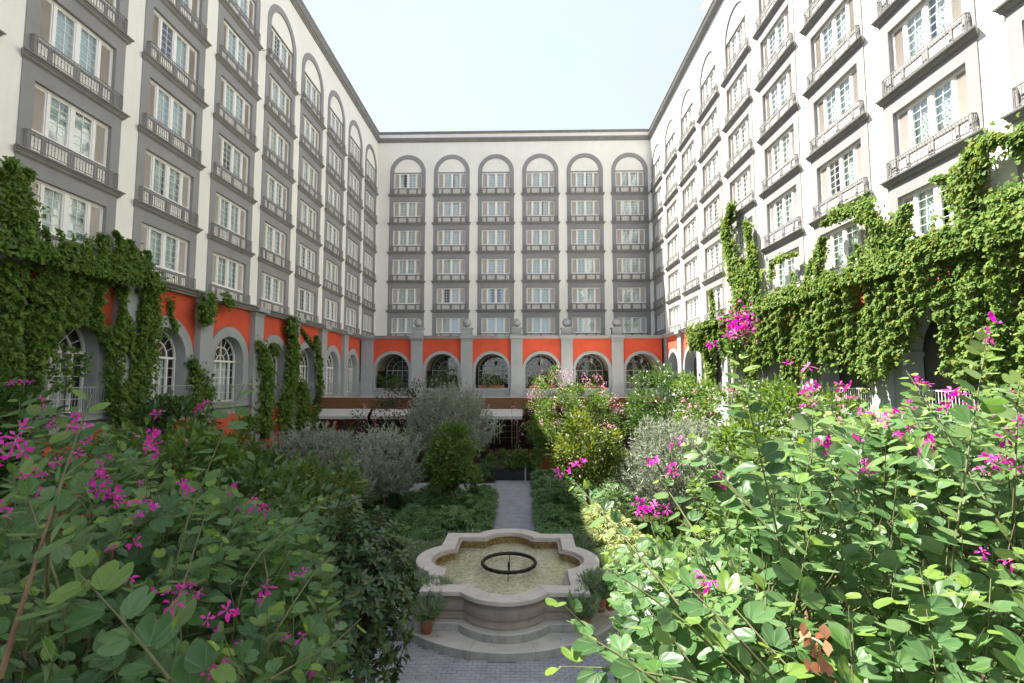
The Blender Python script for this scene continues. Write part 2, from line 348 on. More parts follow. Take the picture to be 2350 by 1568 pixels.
def shutter_mesh():
    m = MB(); x0, x1, z0, z1 = .94, JI-.055, .765, 2.275; y0, y1 = -.19, -.115
    m.box(x0, x0+.04, y0, y1, z0, z1, WHITE); m.box(x1-.04, x1, y0, y1, z0, z1, WHITE)
    m.box(x0+.04, x1-.04, y0, y1, z0, z0+.05, WHITE); m.box(x0+.04, x1-.04, y0, y1, z1-.05, z1, WHITE)
    n = 26
    for i in range(n):
        z = z0+.06+(z1-z0-.12)*(i+.5)/n
        m.add([(x0+.04, y0+.02, z+.024), (x1-.04, y0+.02, z+.024), (x1-.04, y1-.008, z-.022), (x0+.04, y1-.008, z-.022),
               (x0+.04, y0+.02, z+.034), (x1-.04, y0+.02, z+.034), (x1-.04, y1-.008, z-.012), (x0+.04, y1-.008, z-.012)],
              [(0, 3, 2, 1), (4, 5, 6, 7), (0, 1, 5, 4), (1, 2, 6, 5), (2, 3, 7, 6), (3, 0, 4, 7)], SHUT)
    m.box(x0+.04, x1-.04, y0, y0+.012, z0+.05, z1-.05, SHUT)
    return m.mesh('shutter')
def curtain_mesh(segs):
    m = MB()
    for a, b in segs:
        n = max(4, int((b-a)/.035)); ps = []
        for i in range(n+1):
            x = a+(b-a)*i/n; ps.append((x, -.275+.030*math.sin(x*42)+.015*math.sin(x*17+1)))
        m.add([(x, y, .72) for x, y in ps]+[(x, y, 2.33) for x, y in ps], [(i, i+1, n+2+i, n+1+i) for i in range(n)], CURT)
    return m.mesh('curtain', True)
def build_protos():
    g = dict(ledge=ledge_mesh(), rail=railing_mesh(), apron=apron_mesh(), ps=panel_mesh(.18), pl=panel_mesh(.40), win=window_mesh(), pane=pane_mesh(), shut=shutter_mesh())
    g['curt'] = [curtain_mesh(s) for s in ([(-.95, .95)], [(-.95, -.25), (.1, .95)], [(-.95, -.55), (.55, .95)], [(-.95, .05), (.45, .95)], [(-.95, -.1), (.7, .95)], [(-.95, -.02), (.02, .95)])]
    me = g['shut'].copy()
    for v in me.vertices: v.co.x = -v.co.x
    me.flip_normals(); g['shutm'] = me
    return g
G = build_protos()

def arc(r, n=24, a0=0, a1=math.pi): return [(r*math.cos(a0+(a1-a0)*i/n), r*math.sin(a0+(a1-a0)*i/n)) for i in range(n+1)]
def arch_fill(m, cx, r, zs, hw, ztop, y0, y1, mat):
    """wall panel above an arch of radius r: from the arc up to ztop, between cx-hw and cx+hw, with thickness."""
    pts = arc(r, 24)
    low = [(cx+x, zs+z) for x, z in pts]
    if hw > r+1e-4: low = [(cx+hw, zs)]+low+[(cx-hw, zs)]
    n = len(low)
    vs = [(x, y1, z) for x, z in low]+[(x, y1, ztop) for x, z in low]+[(x, y0, z) for x, z in low]+[(x, y0, ztop) for x, z in low]
    fs = []
    for i in range(n-1):
        fs += [(i, i+1, n+i+1, n+i), (2*n+i, 3*n+i, 3*n+i+1, 2*n+i+1), (i, 2*n+i, 2*n+i+1, i+1), (n+i, n+i+1, 3*n+i+1, 3*n+i)]
    fs += [(0, n, 3*n, 2*n), (n-1, 3*n-1, 4*n-1, 2*n-1)]
    m.add(vs, fs, mat)
def arch_ring(m, cx, ri, ro, zs, y0, y1, mat, n=28, bead=True):
    a, b = arc(ri, n), arc(ro, n)
    vs = []
    for y in (y0, y1): vs += [(cx+x, y, zs+z) for x, z in a]+[(cx+x, y, zs+z) for x, z in b]
    k = n+1; fs = []
    for i in range(n):
        fs += [(i, i+1, k+i+1, k+i), (2*k+i, 3*k+i, 3*k+i+1, 2*k+i+1), (i, 2*k+i, 2*k+i+1, i+1), (k+i, k+i+1, 3*k+i+1, 3*k+i)]
    fs += [(0, k, 3*k, 2*k), (n, 2*k+n, 3*k+n, k+n)]
    m.add(vs, fs, mat)
def surround_mesh():
    m = MB(); zt = SPR+5*ST
    for s in (-1, 1):
        a, b = (-HB, -JI) if s < 0 else (JI, HB)
        m.box(a, b, -.22, .035, -.3, zt, GREY)
    for j in range(5): m.box(-JI, JI, -.22, .033, j*ST+2.35, (j+1)*ST-.001, GREY)
    arch_ring(m, 0, JI, HB, zt, -.22, .034, GREY)
    # little drip line over the top window
    m.box(-JI, JI, -.10, .0, 5*ST+2.345, 5*ST+2.41, GREYL)
    return m.mesh('bay_surround')
def tympanum_mesh():
    m = MB(); a = arc(JI, 24); vs = [(x, -.05, 5*ST+SPR-.01+z) for x, z in a]+[(x, -.2, 5*ST+SPR-.01+z) for x, z in a]; n = 25
    m.add(vs, [list(range(n)), list(range(2*n-1, n-1, -1))]+[(i, i+n, i+1+n, i+1) for i in range(n-1)], CREAM)
    return m.mesh('tympanum')
SURR, TYMP = surround_mesh(), tympanum_mesh()

WORLDWIN = []
def build_wing(root, centers, x0, x1, body_back=11.0):
    Minv = root.matrix_basis
    zsp = sill(5)+SPR; ztop = TOP-.05
    m = MB(); edges = [x0]
    for c in centers: edges += [c-HB, c+HB]
    edges.append(x1)
    for i in range(0, len(edges), 2): m.box(edges[i], edges[i+1], -.62, 0, 3.0, zsp, CREAM)
    for i in range(0, len(edges), 2): m.box(edges[i], edges[i+1], -.62, 0, zsp, ztop-.002, CREAM)
    for c in centers: arch_fill(m, c, HB, zsp, HB, ztop, -.62, -.0005, CREAM)
    m.build('wall', root)
    m = MB(); m.box(x0, x1, -.75, -.63, 0, ztop-.1, DARK)  # dark sheet standing in for the shade of the rooms behind the glass
    m.build('room_dark_sheet', root)
    m = MB(); m.box(x0, x1, -body_back, -.76, 0, ztop-.2, CREAM)
    m.build('rear_block', root)
    # cornice: moulded band, plain parapet strip, coping
    m = MB(); prof = [(-.01, -.38), (.06, -.38), (.08, -.30), (.17, -.27), (.20, -.18), (.30, -.15), (.34, -.06), (.36, 0), (-.01, 0)]
    m.rings([[(x, y, 31.66+z) for y, z in prof] for x in (x0, x1)], GREYL); m.build('cornice', root)
    m = MB(); m.rings([[(x, y, z) for y, z in [(-.3, TOP-.24), (.05, TOP-.24), (.10, TOP-.14), (.16, TOP-.10), (.16, TOP), (-.3, TOP)]] for x in (x0, x1)], GREYL); m.build('parapet_coping', root)
    rank = []
    for bi, c in enumerate(centers):
        link('bay_surround', SURR, root, (c, 0, S0)); link('tympanum', TYMP, root, (c, 0, S0))
        for j in range(6):
            z = sill(j)
            if j > 0: link('balcony_ledge', G['ledge'], root, (c, 0, z))
            link('balcony_railing', G['rail'], root, (c, .0 if j else .02, z))
            ap = link('apron', G['apron'], root, (c, 0, z))
            for px, h in PAN: link('apron_panel', G['ps'] if h < .3 else G['pl'], ap, (px, 0, 0))
            wn = link('window', G['win'], root, (c, 0, z))
            link('shutter', G['shut'], wn); link('shutter', G['shutm'], wn)
            link('curtain', random.choices(G['curt'], (8, 1.6, .5, 1.2, 1.5, 8))[0], wn)
            wp = Minv @ Vector((c, 0, z+1.5)); q = proj(wp)
            vis = q[2] > 1 and -60 < q[0] < 2420 and -60 < q[1] < 1500
            wa = Minv @ Vector((c-.9, 0, z+1.5)); wb = Minv @ Vector((c+.9, 0, z+1.5))
            size = abs(proj(wa)[0]-proj(wb)[0]) if q[2] > 1 else 0
            rank.append((-(size if vis else 0), bi, j, wn, c, z))
    rank.sort(key=lambda t: t[:3])
    rest = MB()
    for k, (_, bi, j, wn, c, z) in enumerate(rank):
        for sash in (0, 1):
            tx, tz = random.gauss(0, .006), random.gauss(0, .006)
            for px, pz in PANES[sash*10:sash*10+10]:
                if k < 15:
                    p = link('pane', G['pane'], wn, (px, -.152, pz), (tx+random.gauss(0, .002), 0, tz+random.gauss(0, .002)))
                else:
                    o = []
                    for ax, az in ((-1, -1), (1, -1), (1, 1), (-1, 1)):
                        lx, lz = ax*PW/2, az*PH/2; o.append((c+px+lx, -.152+lx*tz-lz*tx, z+pz+lz))
                    rest.add(o, [(0, 1, 2, 3)], GLASS)
    tag(rest.build('panes', root), kind='stuff')

left = empty('hotel_wing', (XL, 0, 0), R(-90)); bpy.context.view_layer.update()
left.matrix_basis
tag(left, 'cream hotel wing in shade on the left, grey window bays and ivy at its foot', 'building', 'hotel wings round the courtyard')
right = empty('hotel_wing', (XR, 0, 0), R(90)); tag(right, 'sunlit white hotel wing on the right, grey window bays above the ivy covered arcade', 'building', 'hotel wings round the courtyard')
far = empty('hotel_wing', (0, DF, 0), R(180)); tag(far, 'hotel wing closing the far end, six arched window bays over an orange arcade', 'building', 'hotel wings round the courtyard')
YL = [14.50+HB+P*k for k in range(-2, 8)]; YR = [14.29+HB+P*k for k in range(-2, 8)]; XF = [-14.289+HB+P*k for k in range(6)]
build_wing(left, sorted(-y for y in YL), -(DF+10), 1.0)
build_wing(right, sorted(YR), -1.0, DF+10)
build_wing(far, sorted(-x for x in XF), -XR+.002, -XL-.002)

# ---- podium pieces
def podium_ledge(root, x0, x1, y, z=10.1, name='podium_ledge'):
    m = MB(); prof = [(-1.2, -.27), (.08, -.27), (.10, -.21), (.20, -.18), (.26, -.10), (.40, -.07), (.44, -.01), (.42, 0), (-1.2, 0)]
    m.rings([[(x, y+a, z+b) for a, b in prof] for x in (x0, x1)], GREYP); return m.build(name, root)
def arched_window(root, cx, y, zb, zs, r, mat, doors=True, pieces=True, door_hw=.62, glass=True):
    """fan light over glazed leaves: frame mesh, one pane object (or one joined sheet) behind it."""
    m = MB(); d0, d1 = y-.06, y+.03
    arch_ring(m, cx, r-.07, r, zs, d0, d1, mat); ri = r*.60
    arch_ring(m, cx, ri-.05, ri, zs, d0+.01, d1-.01, mat, 20)
    for s in (-1, 1):
        a, b = sorted((s*(r-.07), s*r)); m.box(cx+a, cx+b, d0, d1, zb, zs, mat)
        a, b = sorted((s*(ri-.05), s*(ri+.03))); m.box(cx+a, cx+b, d0+.002, d1+.01, zb, zs, mat)
    m.box(cx-r, cx+r, d0-.002, d1+.02, zs-.05, zs+.05, mat); m.box(cx-r, cx+r, d0-.002, d1+.02, zb, zb+.09, mat)
    m.box(cx-.05, cx+.05, d0+.003, d1+.005, zb+.09, zs-.05, mat); m.box(cx-.025, cx+.025, d0+.01, d1-.01, zs+.05, zs+r-.07, mat)
    for k in range(1, 8):
        if k == 4: continue
        t = math.pi*k/8; c, s = math.cos(t), math.sin(t)
        m.tube([(cx+c*(ri-.01), y-.015, zs+s*(ri-.01)), (cx+c*(r-.06), y-.015, zs+s*(r-.06))], .017, mat, 4)
    arch_ring(m, cx, ri*.45-.03, ri*.45, zs, d0+.02, d1-.02, mat, 12)
    for k in (2, 6):
        t = math.pi*k/8; c, s = math.cos(t), math.sin(t)
        m.tube([(cx+c*ri*.45, y-.015, zs+s*ri*.45), (cx+c*(ri-.03), y-.015, zs+s*(ri-.03))], .014, mat, 4)
    rows = 5; zz = [zb+.09+(zs-.14-zb)*i/rows for i in range(rows+1)]
    for i in range(1, rows):
        for a, b in ((-r+.07, -ri-.03), (-ri+.05, -.05), (.05, ri-.05), (ri+.03, r-.07)): m.box(cx+a, cx+b, d0+.03, d1-.03, zz[i]-.012, zz[i]+.012, mat)
    for s in (-1, 1):
        x = s*(ri-.05+.05)/2; m.box(cx+x-.011, cx+x+.011, d0+.032, d1-.032, zb+.09, zs-.05, mat)
    wn = m.build('arched_window', root)
    yg = y-.03
    def quad(v):
        g = MB(); g.add(v, [list(range(len(v)))], GLASS); return g
    polys = []
    for a, b in ((-r+.07, -ri-.03), (-ri+.05, -ri/2), (-ri/2, -.05), (.05, ri/2), (ri/2, ri-.05), (ri+.03, r-.07)):
        for i in range(rows): polys.append([(cx+a, yg, zz[i]), (cx+b, yg, zz[i]), (cx+b, yg, zz[i+1]), (cx+a, yg, zz[i+1])])
    for k in range(8):
        t0, t1 = math.pi*k/8, math.pi*(k+1)/8
        for ra, rb in ((ri, r-.06), (.02, ri-.04)):
            if rb < r*.7 and k % 2: continue
            tt1 = t1 if rb > r*.7 else math.pi*(k+2)/8
            A = [(cx+ra*math.cos(t), yg, zs+ra*math.sin(t)) for t in np.linspace(t0, tt1, 4)]; B = [(cx+rb*math.cos(t), yg, zs+rb*math.sin(t)) for t in np.linspace(tt1, t0, 4)]
            polys.append(A+B)
    if pieces:
        for p in polys: quad(p).build('pane', wn)
    else:
        g = MB()
        for p in polys: g.add(p, [list(range(len(p)))], GLASS)
        tag(g.build('panes', wn), kind='stuff')
    return wn

# left: closed podium with arched French windows
def left_podium():
    y = .15; piers = sorted([-(c-P/2) for c in YL]+[-(YL[-1]+P/2)])
    podium_ledge(left, -47.0, -3.2, y+.18)
    base = MB(); base.box(-DF, -3, -.6, y, 0, 4.55, GREYP)
    base.build('podium_base', left)
    for k, c in enumerate(YL):
        if c < 4: continue
        cx = -c; m = MB()
        arch_fill(m, cx, 1.82, 6.95, 1.87, 9.84, -.3, y+.02, RED); m.build('red_panel', left)
        m = MB(); arch_ring(m, cx, 1.30, 1.80, 6.95, -.40, y+.07, GREYP)
        for s in (-1, 1):
            a, b = sorted((cx+s*1.30, cx+s*1.87)); m.box(a, b, -.40, y+.05, 4.56, 6.95, GREYP)
        m.build('arch_surround', left)
        m = MB(); m.box(cx-1.87, cx+1.87, -.2, y+.16, 4.56, 4.80, GREYP); m.build('window_sill', left)
        m = MB(); m.box(cx-1.87, cx+1.87, y+.001, y+.04, .9, 4.2, RED); m.build('red_panel', left)
        arched_window(left, cx, -.28, 4.82, 6.95, 1.29, WHITE, pieces=(c < 40))
        m = MB(); n = 40; cu = [(cx-.8+1.6*i/n, -.46+.03*math.sin(i*1.7)) for i in range(n+1)]
        m.add([(a, b, 4.85) for a, b in cu]+[(a, b, 6.95) for a, b in cu], [(i, i+1, n+2+i, n+1+i) for i in range(n)], CURT); m.build('curtain', left)
        # thin rail in front of the French window
        m = MB(); yr = y+.30
        for i in range(27): m.box(cx-1.5+i*3/26-.007, cx-1.5+i*3/26+.007, yr-.007, yr+.007, 4.85, 5.72, GREYP)
        m.box(cx-1.5, cx+1.5, yr-.012, yr+.012, 5.72, 5.745, GREYP); m.box(cx-1.5, cx+1.5, yr-.012, yr+.012, 4.83, 4.85, GREYP)
        for s in (-1, 1): m.box(cx+s*1.5-.01, cx+s*1.5+.01, y+.05, yr, 5.72, 5.74, GREYP)
        m.build('window_railing', left)
    for px in piers:
        if px < -46.5: continue
        m = MB(); a, b = px-.47, px+.47; y1 = y+.32
        m.box(a, b, -.3, y1, 0, 9.83, GREYP); m.box(a-.06, b+.06, -.2, y1+.06, 4.5, 4.76, GREYP); m.box(a-.04, b+.04, -.2, y1+.04, 3.15, 3.25, GREYP); m.box(a-.05, b+.05, -.2, y1+.05, 9.62, 9.82, GREYP)
        m.box(a-.12, b+.12, 0, y1+.30, 9.835, 10.095, GREYP)
        m.build('pilaster', left)
left_podium()

def arcade_bay(root, cx, y, thick, r, zs, zfloor, zpara, ztop=9.84, para=True):
    m = MB(); arch_fill(m, cx, 1.82, zs, 1.83, ztop, y-thick, y-.06, RED); m.build('red_panel', root)
    m = MB(); arch_ring(m, cx, r, 1.825, zs, y-thick-.002, y, GREYP)
    for s in (-1, 1):
        a, b = sorted((cx+s*r, cx+s*1.83)); m.box(a, b, y-thick, y-.02, zfloor, zs, GREYP)
        a, b = sorted((cx+s*(r-.05), cx+s*1.83)); m.box(a, b, y-thick-.01, y+.03, zs-.10, zs+.04, GREYP)
    m.build('arch_surround', root)
    # barrel vault behind the arch, dark panelling under it
    m = MB(); n = 20; a = arc(1.78, n); D = y-.75
    vs = [(cx+x, y-thick, zs+z) for x, z in a]+[(cx+x, y-D, zs+z) for x, z in a]
    m.add(vs, [(i, i+1, n+2+i, n+1+i) for i in range(n)], INCREAM); m.build('vault', root)

def far_podium():
    y = DF-46.9; F = 4.62; zs = 6.85; pil = [-14.82+P*k for k in range(7)]
    podium_ledge(far, -13.4, 15.5, y)
    m = MB(); m.box(-13.4, 15.5, .05, y-.2, 9.90, 10.085, GREYP); m.build('terrace_roof', far)
    m = MB(); m.box(-13.4, 15.5, .05, y-.62, F-.3, F, INCREAM); m.build('loggia_floor', far)
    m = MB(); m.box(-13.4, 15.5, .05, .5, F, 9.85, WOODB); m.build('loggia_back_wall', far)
    m = MB(); m.box(-13.4, 15.5, y-.6, y-.04, 3.9, 4.40, RED); m.build('red_panel', far)
    for k in range(6):
        X = (pil[k]+pil[k+1])/2; cx = -X
        arcade_bay(far, cx, y, .6, 1.55, zs, F, 5.2)
        m = MB(); m.box(cx-1.84, cx+1.84, y-.5, y-.05, 4.40, 5.0, GREYP); m.box(cx-1.84, cx+1.84, y-.55, y+.06, 5.0, 5.18, GREYP); m.box(cx-1.84, cx+1.84, y-.5, y+.08, 4.36, 4.52, GREYP); m.build('parapet', far)
        arched_window(far, cx, .70, F+.05, zs+.05, 1.62, WHITE, pieces=False)
        m = MB(); m.box(cx-1.7, cx+1.7, .52, .56, F, 8.6, DARK); m.build('window_backing', far)  # dark colour painted in for the unlit interior behind the arched glazing
        for s in (-1, 1):
            a, b = sorted((cx+s*1.78, cx+s*1.9)); m = MB(); m.box(a, b, .55, y-.6, F, zs, WOODB); m.build('dado_panel', far)
    for k, X in enumerate(pil):
        cx = -X; m = MB(); y1 = y+.25
        if k == 6: cx = -13.62
        m.box(cx-.54, cx+.54, y-.6, y1, 3.0, 9.84, GREYP); m.box(cx-.60, cx+.60, y-.5, y1+.06, 3.0, 5.25, GREYP); m.box(cx-.66, cx+.66, y-.4, y1+.12, 3.0, 4.62, GREYP)
        m.box(cx-.66, cx+.66, y-.4, y1+.30, 9.845, 10.11, GREYP); m.box(cx-.60, cx+.60, y-.4, y1+.10, 9.66, 9.844, GREYP)
        if 0 < k < 6:
            m.box(cx-.52, cx+.52, y-.75, y+.22, 10.11, 10.22, GREYP); m.box(cx-.45, cx+.45, y-.7, y+.16, 10.22, 10.78, GREYP); m.box(cx-.54, cx+.54, y-.78, y+.24, 10.78, 10.90, GREYP)
        pi = m.build('pillar', far)
        if 0 < k < 6:
            m = MB(); m.lathe([(.001, 10.90), (.18, 10.90), (.14, 10.95), (.12, 11.0)]+[(.40*math.cos(t), 11.36+.40*math.sin(t)) for t in np.linspace(-1.2, 1.52, 14)], (cx, y-.25, 0), GREYP, 20)
            m.build('ball_finial', pi, True)
    # ground floor behind the canopy
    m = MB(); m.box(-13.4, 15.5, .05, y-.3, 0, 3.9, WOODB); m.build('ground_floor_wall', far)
    m = MB(); cx = 1.75; yy = y-.22
    arch_ring(m, cx, 1.0, 1.10, 2.35, yy, yy+.1, INCREAM, 18)
    for a in (-1.10, -.62, .52, 1.0): m.box(cx+a, cx+a+.10, yy, yy+.1, 0, 2.35, INCREAM)
    m.box(cx-1.1, cx+1.1, yy-.01, yy+.12, 2.3, 2.42, INCREAM)
    for z in (.6, 1.15, 1.7): m.box(cx-1, cx+1, yy+.02, yy+.05, z-.015, z+.015, INCREAM)
    for a in (-.81, 0, .76): m.box(cx+a-.014, cx+a+.014, yy+.02, yy+.05, 0, 2.35, INCREAM)
    m.build('garden_door', far)
far_podium()

def right_podium():
    y = .22; F = 4.62; zs = 6.9
    podium_ledge(right, 3.2, 46.5, y-.05)
    m = MB(); m.box(3, DF, -5, y-.1, 0, F, GREYP); m.build('podium_base', right)
    m = MB(); m.box(3, 47, -5, -.63, 9.7, 9.9, INCREAM); m.build('loggia_ceiling', right)
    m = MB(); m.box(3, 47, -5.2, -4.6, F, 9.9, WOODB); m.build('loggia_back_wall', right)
    for c in YR:
        if c < 4 or c > 46: continue
        arcade_bay2(c, y, F, zs)
    for c in YR+[YR[-1]+P]:
        px = c-P/2
        if px < 3 or px > 46.5: continue
        m = MB(); y1 = y+.18
        m.box(px-.47, px+.47, -.62, y1, 0, 9.82, GREYP); m.box(px-.53, px+.53, -.4, y1+.06, F-.3, F+.35, GREYP); m.box(px-.55, px+.55, -.2, y1+.2, 9.825, 10.095, GREYP)
        m.build('pilaster', right)
def arcade_bay2(c, y, F, zs):
    th = .75
    m = MB(); arch_fill(m, c, 1.82, zs, 1.87, 9.84, y-th, y-.03, RED); m.build('red_panel', right)
    m = MB(); arch_ring(m, c, 1.50, 1.825, zs, y-th, y+.03, GREYP)
    for s in (-1, 1):
        a, b = sorted((c+s*1.5, c+s*1.87)); m.box(a, b, y-th, y, F, zs, GREYP)
        a, b = sorted((c+s*1.44, c+s*1.87)); m.box(a, b, y-th, y+.05, zs-.1, zs+.05, GREYP)
    m.build('arch_surround', right)
    m = MB(); n = 20; a = arc(1.8, n); D = -4.6
    m.add([(c+x, y-th, zs+z) for x, z in a]+[(c+x, D, zs+z) for x, z in a], [(i, i+1, n+2+i, n+1+i) for i in range(n)], INCREAM); m.build('vault', right)
    m = MB(); m.box(c-1.5, c+1.5, y-.3, y+.05, F-.02, F+.16, GREYP)
    for i in range(24): m.box(c-1.45+i*2.9/23-.009, c-1.45+i*2.9/23+.009, y-.14, y-.122, F+.16, F+1.0, WHITE)
    m.box(c-1.5, c+1.5, y-.155, y-.107, F+1.0, F+1.04, WHITE); m.build('loggia_railing', right)
    arched_window(right, c, -4.5, F+.05, zs, 1.4, WHITE, pieces=False)
right_podium()
# penthouse block on the right roof
pa = at(1618, 30, 44.0)
m = MB(); m.box(0, 14, -30, 0, 0, 9, CREAM); m.box(-.15, 14, -30, .15, 9, 9.4, CREAM)
ph = m.build('rooftop_block'); ph.location = (pa[0], 44.0, 31.0); tag(ph, 'plain white block rising above the roof edge of the right wing', 'roof block')
# little lamps on brackets high on the piers
m = MB(); m.tube([(0, 0, 0), (0, .35, .05), (0, .5, .02)], .018, GREYL, 5); m.lathe([(.01, .06), (.07, .03), (.09, -.10), (.02, -.12)], (0, .52, 0), GREYL, 8)
LAMPM = m.mesh('wall_lamp')
lampl = {('left', 28.1): 'on the pier before the first full arch', ('left', 32.8): 'between the first and second full arches', ('left', 37.5): 'between the second and third full arches', ('left', 42.2): 'between the third and fourth full arches', ('left', 46.9): 'on the last pier before the corner bay', ('right', 37.3): 'second pier from the lamp nearest the camera', ('right', 42.0): 'lamp nearest the far corner', ('right', 32.6): 'lamp nearest the camera'}
for root, ys, sg, nm in ((left, (28.1, 32.8, 37.5, 42.2, 46.9), -1, 'left'), (right, (37.3, 42.0, 32.6), 1, 'right')):
    for y in ys:
        p = root.matrix_basis @ Vector((sg*y, 0, 25.6))
        o = link('wall_lamp', LAMPM, None, p, (0, 0, root.rotation_euler.z))
        tag(o, 'small grey bracket lamp on the %s, %s' % ('shaded wall' if nm == 'left' else 'sunlit wall', lampl[(nm, y)]), 'wall lamp', 'bracket lamps on the %s wing' % nm)

# ------------------------------------------------------------------ canopy of the garden restaurant
cn = empty('restaurant_canopy', (0, 0, 0)); tag(cn, 'flat restaurant canopy with brown wooden fascia and cream awnings before the far arcade', 'canopy')
m = MB(); m.add([(-15.2, 36.6, 4.74), (9, 36.6, 4.74), (9, 46.6, 4.30), (-15.2, 46.6, 4.30), (-15.2, 36.6, 4.68), (9, 36.6, 4.68), (9, 46.6, 4.24), (-15.2, 46.6, 4.24)],
     [(0, 1, 2, 3), (7, 6, 5, 4), (0, 4, 5, 1), (1, 5, 6, 2), (2, 6, 7, 3), (3, 7, 4, 0)], ROOFW); m.build('roof_sheet', cn)
for i in range(8):
    a = -15.2+i*3.0; m = MB(); m.bbox(a+.004, a+2.996, 36.52, 36.6, 3.88, 4.68, WOOD, .01); m.build('fascia_board', cn)
for i in range(9):
    m = MB(); m.box(-15.0+i*2.9, -14.88+i*2.9, 36.7, 36.82, 0, 3.9, WOODB); m.build('post', cn)
def awning(x0, x1, y):
    a = MB(); n = 16; P0 = []
    for i in range(n+1):
        x = x0+(x1-x0)*i/n; P0.append((x, .015*math.sin(i*2.1)))
    vs = [(x, y, 3.84) for x, d in P0]+[(x, y-.75, 3.40+d) for x, d in P0]+[(x, y-.76, 3.18+d) for x, d in P0]; k = n+1
    a.add(vs, [(i, i+1, k+i+1, k+i) for i in range(n)]+[(k+i, k+i+1, 2*k+i+1, 2*k+i) for i in range(n)], AWN)
    a.box(x0, x1, y-.02, y+.06, 3.80, 3.86, WHITE)
    return a
awning(-15.0, -11.2, 36.45).build('awning', cn); awning(-11.0, -7.0, 36.45).build('awning', cn)
awning(-3.2, -.15, 36.45).build('awning', cn); pass

# ------------------------------------------------------------------ ground, paving
def sheet(name, pts, z, mat):
    m = MB(); m.add([(x, y, z) for x, y in pts], [list(range(len(pts)))], mat); o = m.build(name); tag(o, kind='structure'); return o
sheet('ground', [(-300, -300), (300, -300), (300, 300), (-300, 300)], 0, SOIL)
FX, FY = -.48, 14.30
def circ(r, n=64, cx=FX, cy=FY): return [(cx+r*math.cos(2*math.pi*i/n), cy+r*math.sin(2*math.pi*i/n)) for i in range(n)]
plaza = sheet('plaza', circ(5.6), .004, JOINT)
path = sheet('path', [(-1.75, 19.0), (.75, 19.0), (.75, 30.3), (-1.75, 30.3)], .008, JOINT)
cross = sheet('cross_path', [(-13, 25.6), (-1.7, 25.6), (-1.7, 29.4), (-13, 29.4)], .012, JOINT)
pav2 = sheet('near_pavement', [(-3.2, 2), (2.6, 2), (2.6, 9.6), (-3.2, 9.6)], .0165, JOINT)
# stone setts
TS = {}
def sett_mesh():
    m = MB(); m.add([(-.098, -.048, 0), (.098, -.048, 0), (.098, .048, 0), (-.098, .048, 0), (-.092, -.042, .014), (.092, -.042, .014), (.092, .042, .014), (-.092, .042, .014)],
                    [(4, 5, 6, 7), (0, 1, 5, 4), (1, 2, 6, 5), (2, 3, 7, 6), (3, 0, 4, 7)], SETT); return m
SM = sett_mesh().mesh('paver')
def setts():
    cells = []
    def inside(x, y):
        d = math.hypot(x-FX, y-FY)
        if d < 3.21: return None
        if d < 5.55: return plaza, .005
        if -1.7 < x < .7 and 19.2 < y < 30.2: return path, .009
        if -13 < x < -1.75 and 25.65 < y < 29.35: return cross, .013
        if -3.15 < x < 2.55 and 8.0 < y < 9.55: return pav2, .0175
        return None
    for i in range(-70, 25):
        for j in range(80, 310):
            x, y = i*.2+(.1 if j % 2 else 0), j*.1; h = inside(x, y)
            if h: cells.append((x, y, h))
    def seen(c):
        q = proj((c[0], c[1], .02)); return 880 < q[0] < 1300 and 1380 < q[1] < 1590 and not (q[0] > 1290-(q[1]-1420)*.1 and q[1] < 1500)
    near = sorted([c for c in cells if seen(c)], key=lambda c: c[1])[:300]; ids = set((c[0], c[1]) for c in near)
    for x, y, (par, z) in near:
        o = link('paver', SM, par, (x, y, z+random.uniform(-.002, .0035)), (random.gauss(0, .006), random.gauss(0, .006), random.gauss(0, .012)))
    rs = [c for c in cells if (c[0], c[1]) not in ids]
    tv = np.array([v.co[:] for v in SM.vertices]); tf = [list(p.vertices) for p in SM.polygons]
    for par in (plaza, path, cross, pav2):
        cs = [c for c in rs if c[2][0] == par]
        if not cs: continue
        n = len(cs); base = np.array([(c[0], c[1], c[2][1]) for c in cs]); base[:, 2] += RNG.uniform(-.002, .0035, n)
        V = (tv[None]+base[:, None]).reshape(-1, 3); Fq = (np.array(tf)[None]+(np.arange(n)*len(tv))[:, None, None]).reshape(-1, 4)
        me = fast_mesh('pavers', V, Fq, [SETT]); o = link('pavers', me, par); tag(o, kind='stuff')
def fast_mesh(name, V, F, mats, tone=None, age=None, smooth=False, mi=None, lxy=None):
    V = np.ascontiguousarray(V, np.float32); F = np.ascontiguousarray(F, np.int32); k = F.shape[1]
    me = bpy.data.meshes.new(name); me.vertices.add(len(V)); me.vertices.foreach_set('co', V.ravel())
    me.loops.add(F.size); me.loops.foreach_set('vertex_index', F.ravel())
    me.polygons.add(len(F)); me.polygons.foreach_set('loop_start', np.arange(0, F.size, k, dtype=np.int32))
    for m in mats: me.materials.append(m)
    if mi is not None: me.polygons.foreach_set('material_index', np.asarray(mi, np.int32))
    if smooth: me.polygons.foreach_set('use_smooth', np.ones(len(F), bool))
    if tone is not None: me.attributes.new('tone', 'FLOAT', 'POINT').data.foreach_set('value', np.asarray(tone, np.float32))
    if age is not None: me.attributes.new('age', 'FLOAT', 'POINT').data.foreach_set('value', np.asarray(age, np.float32))
    if lxy is not None:
        for q, nm in ((0, 'lx'), (1, 'ly')): me.attributes.new(nm, 'FLOAT', 'POINT').data.foreach_set('value', np.ascontiguousarray(lxy[:, q], np.float32))
    me.update(calc_edges=True); me.validate(); return me
setts()

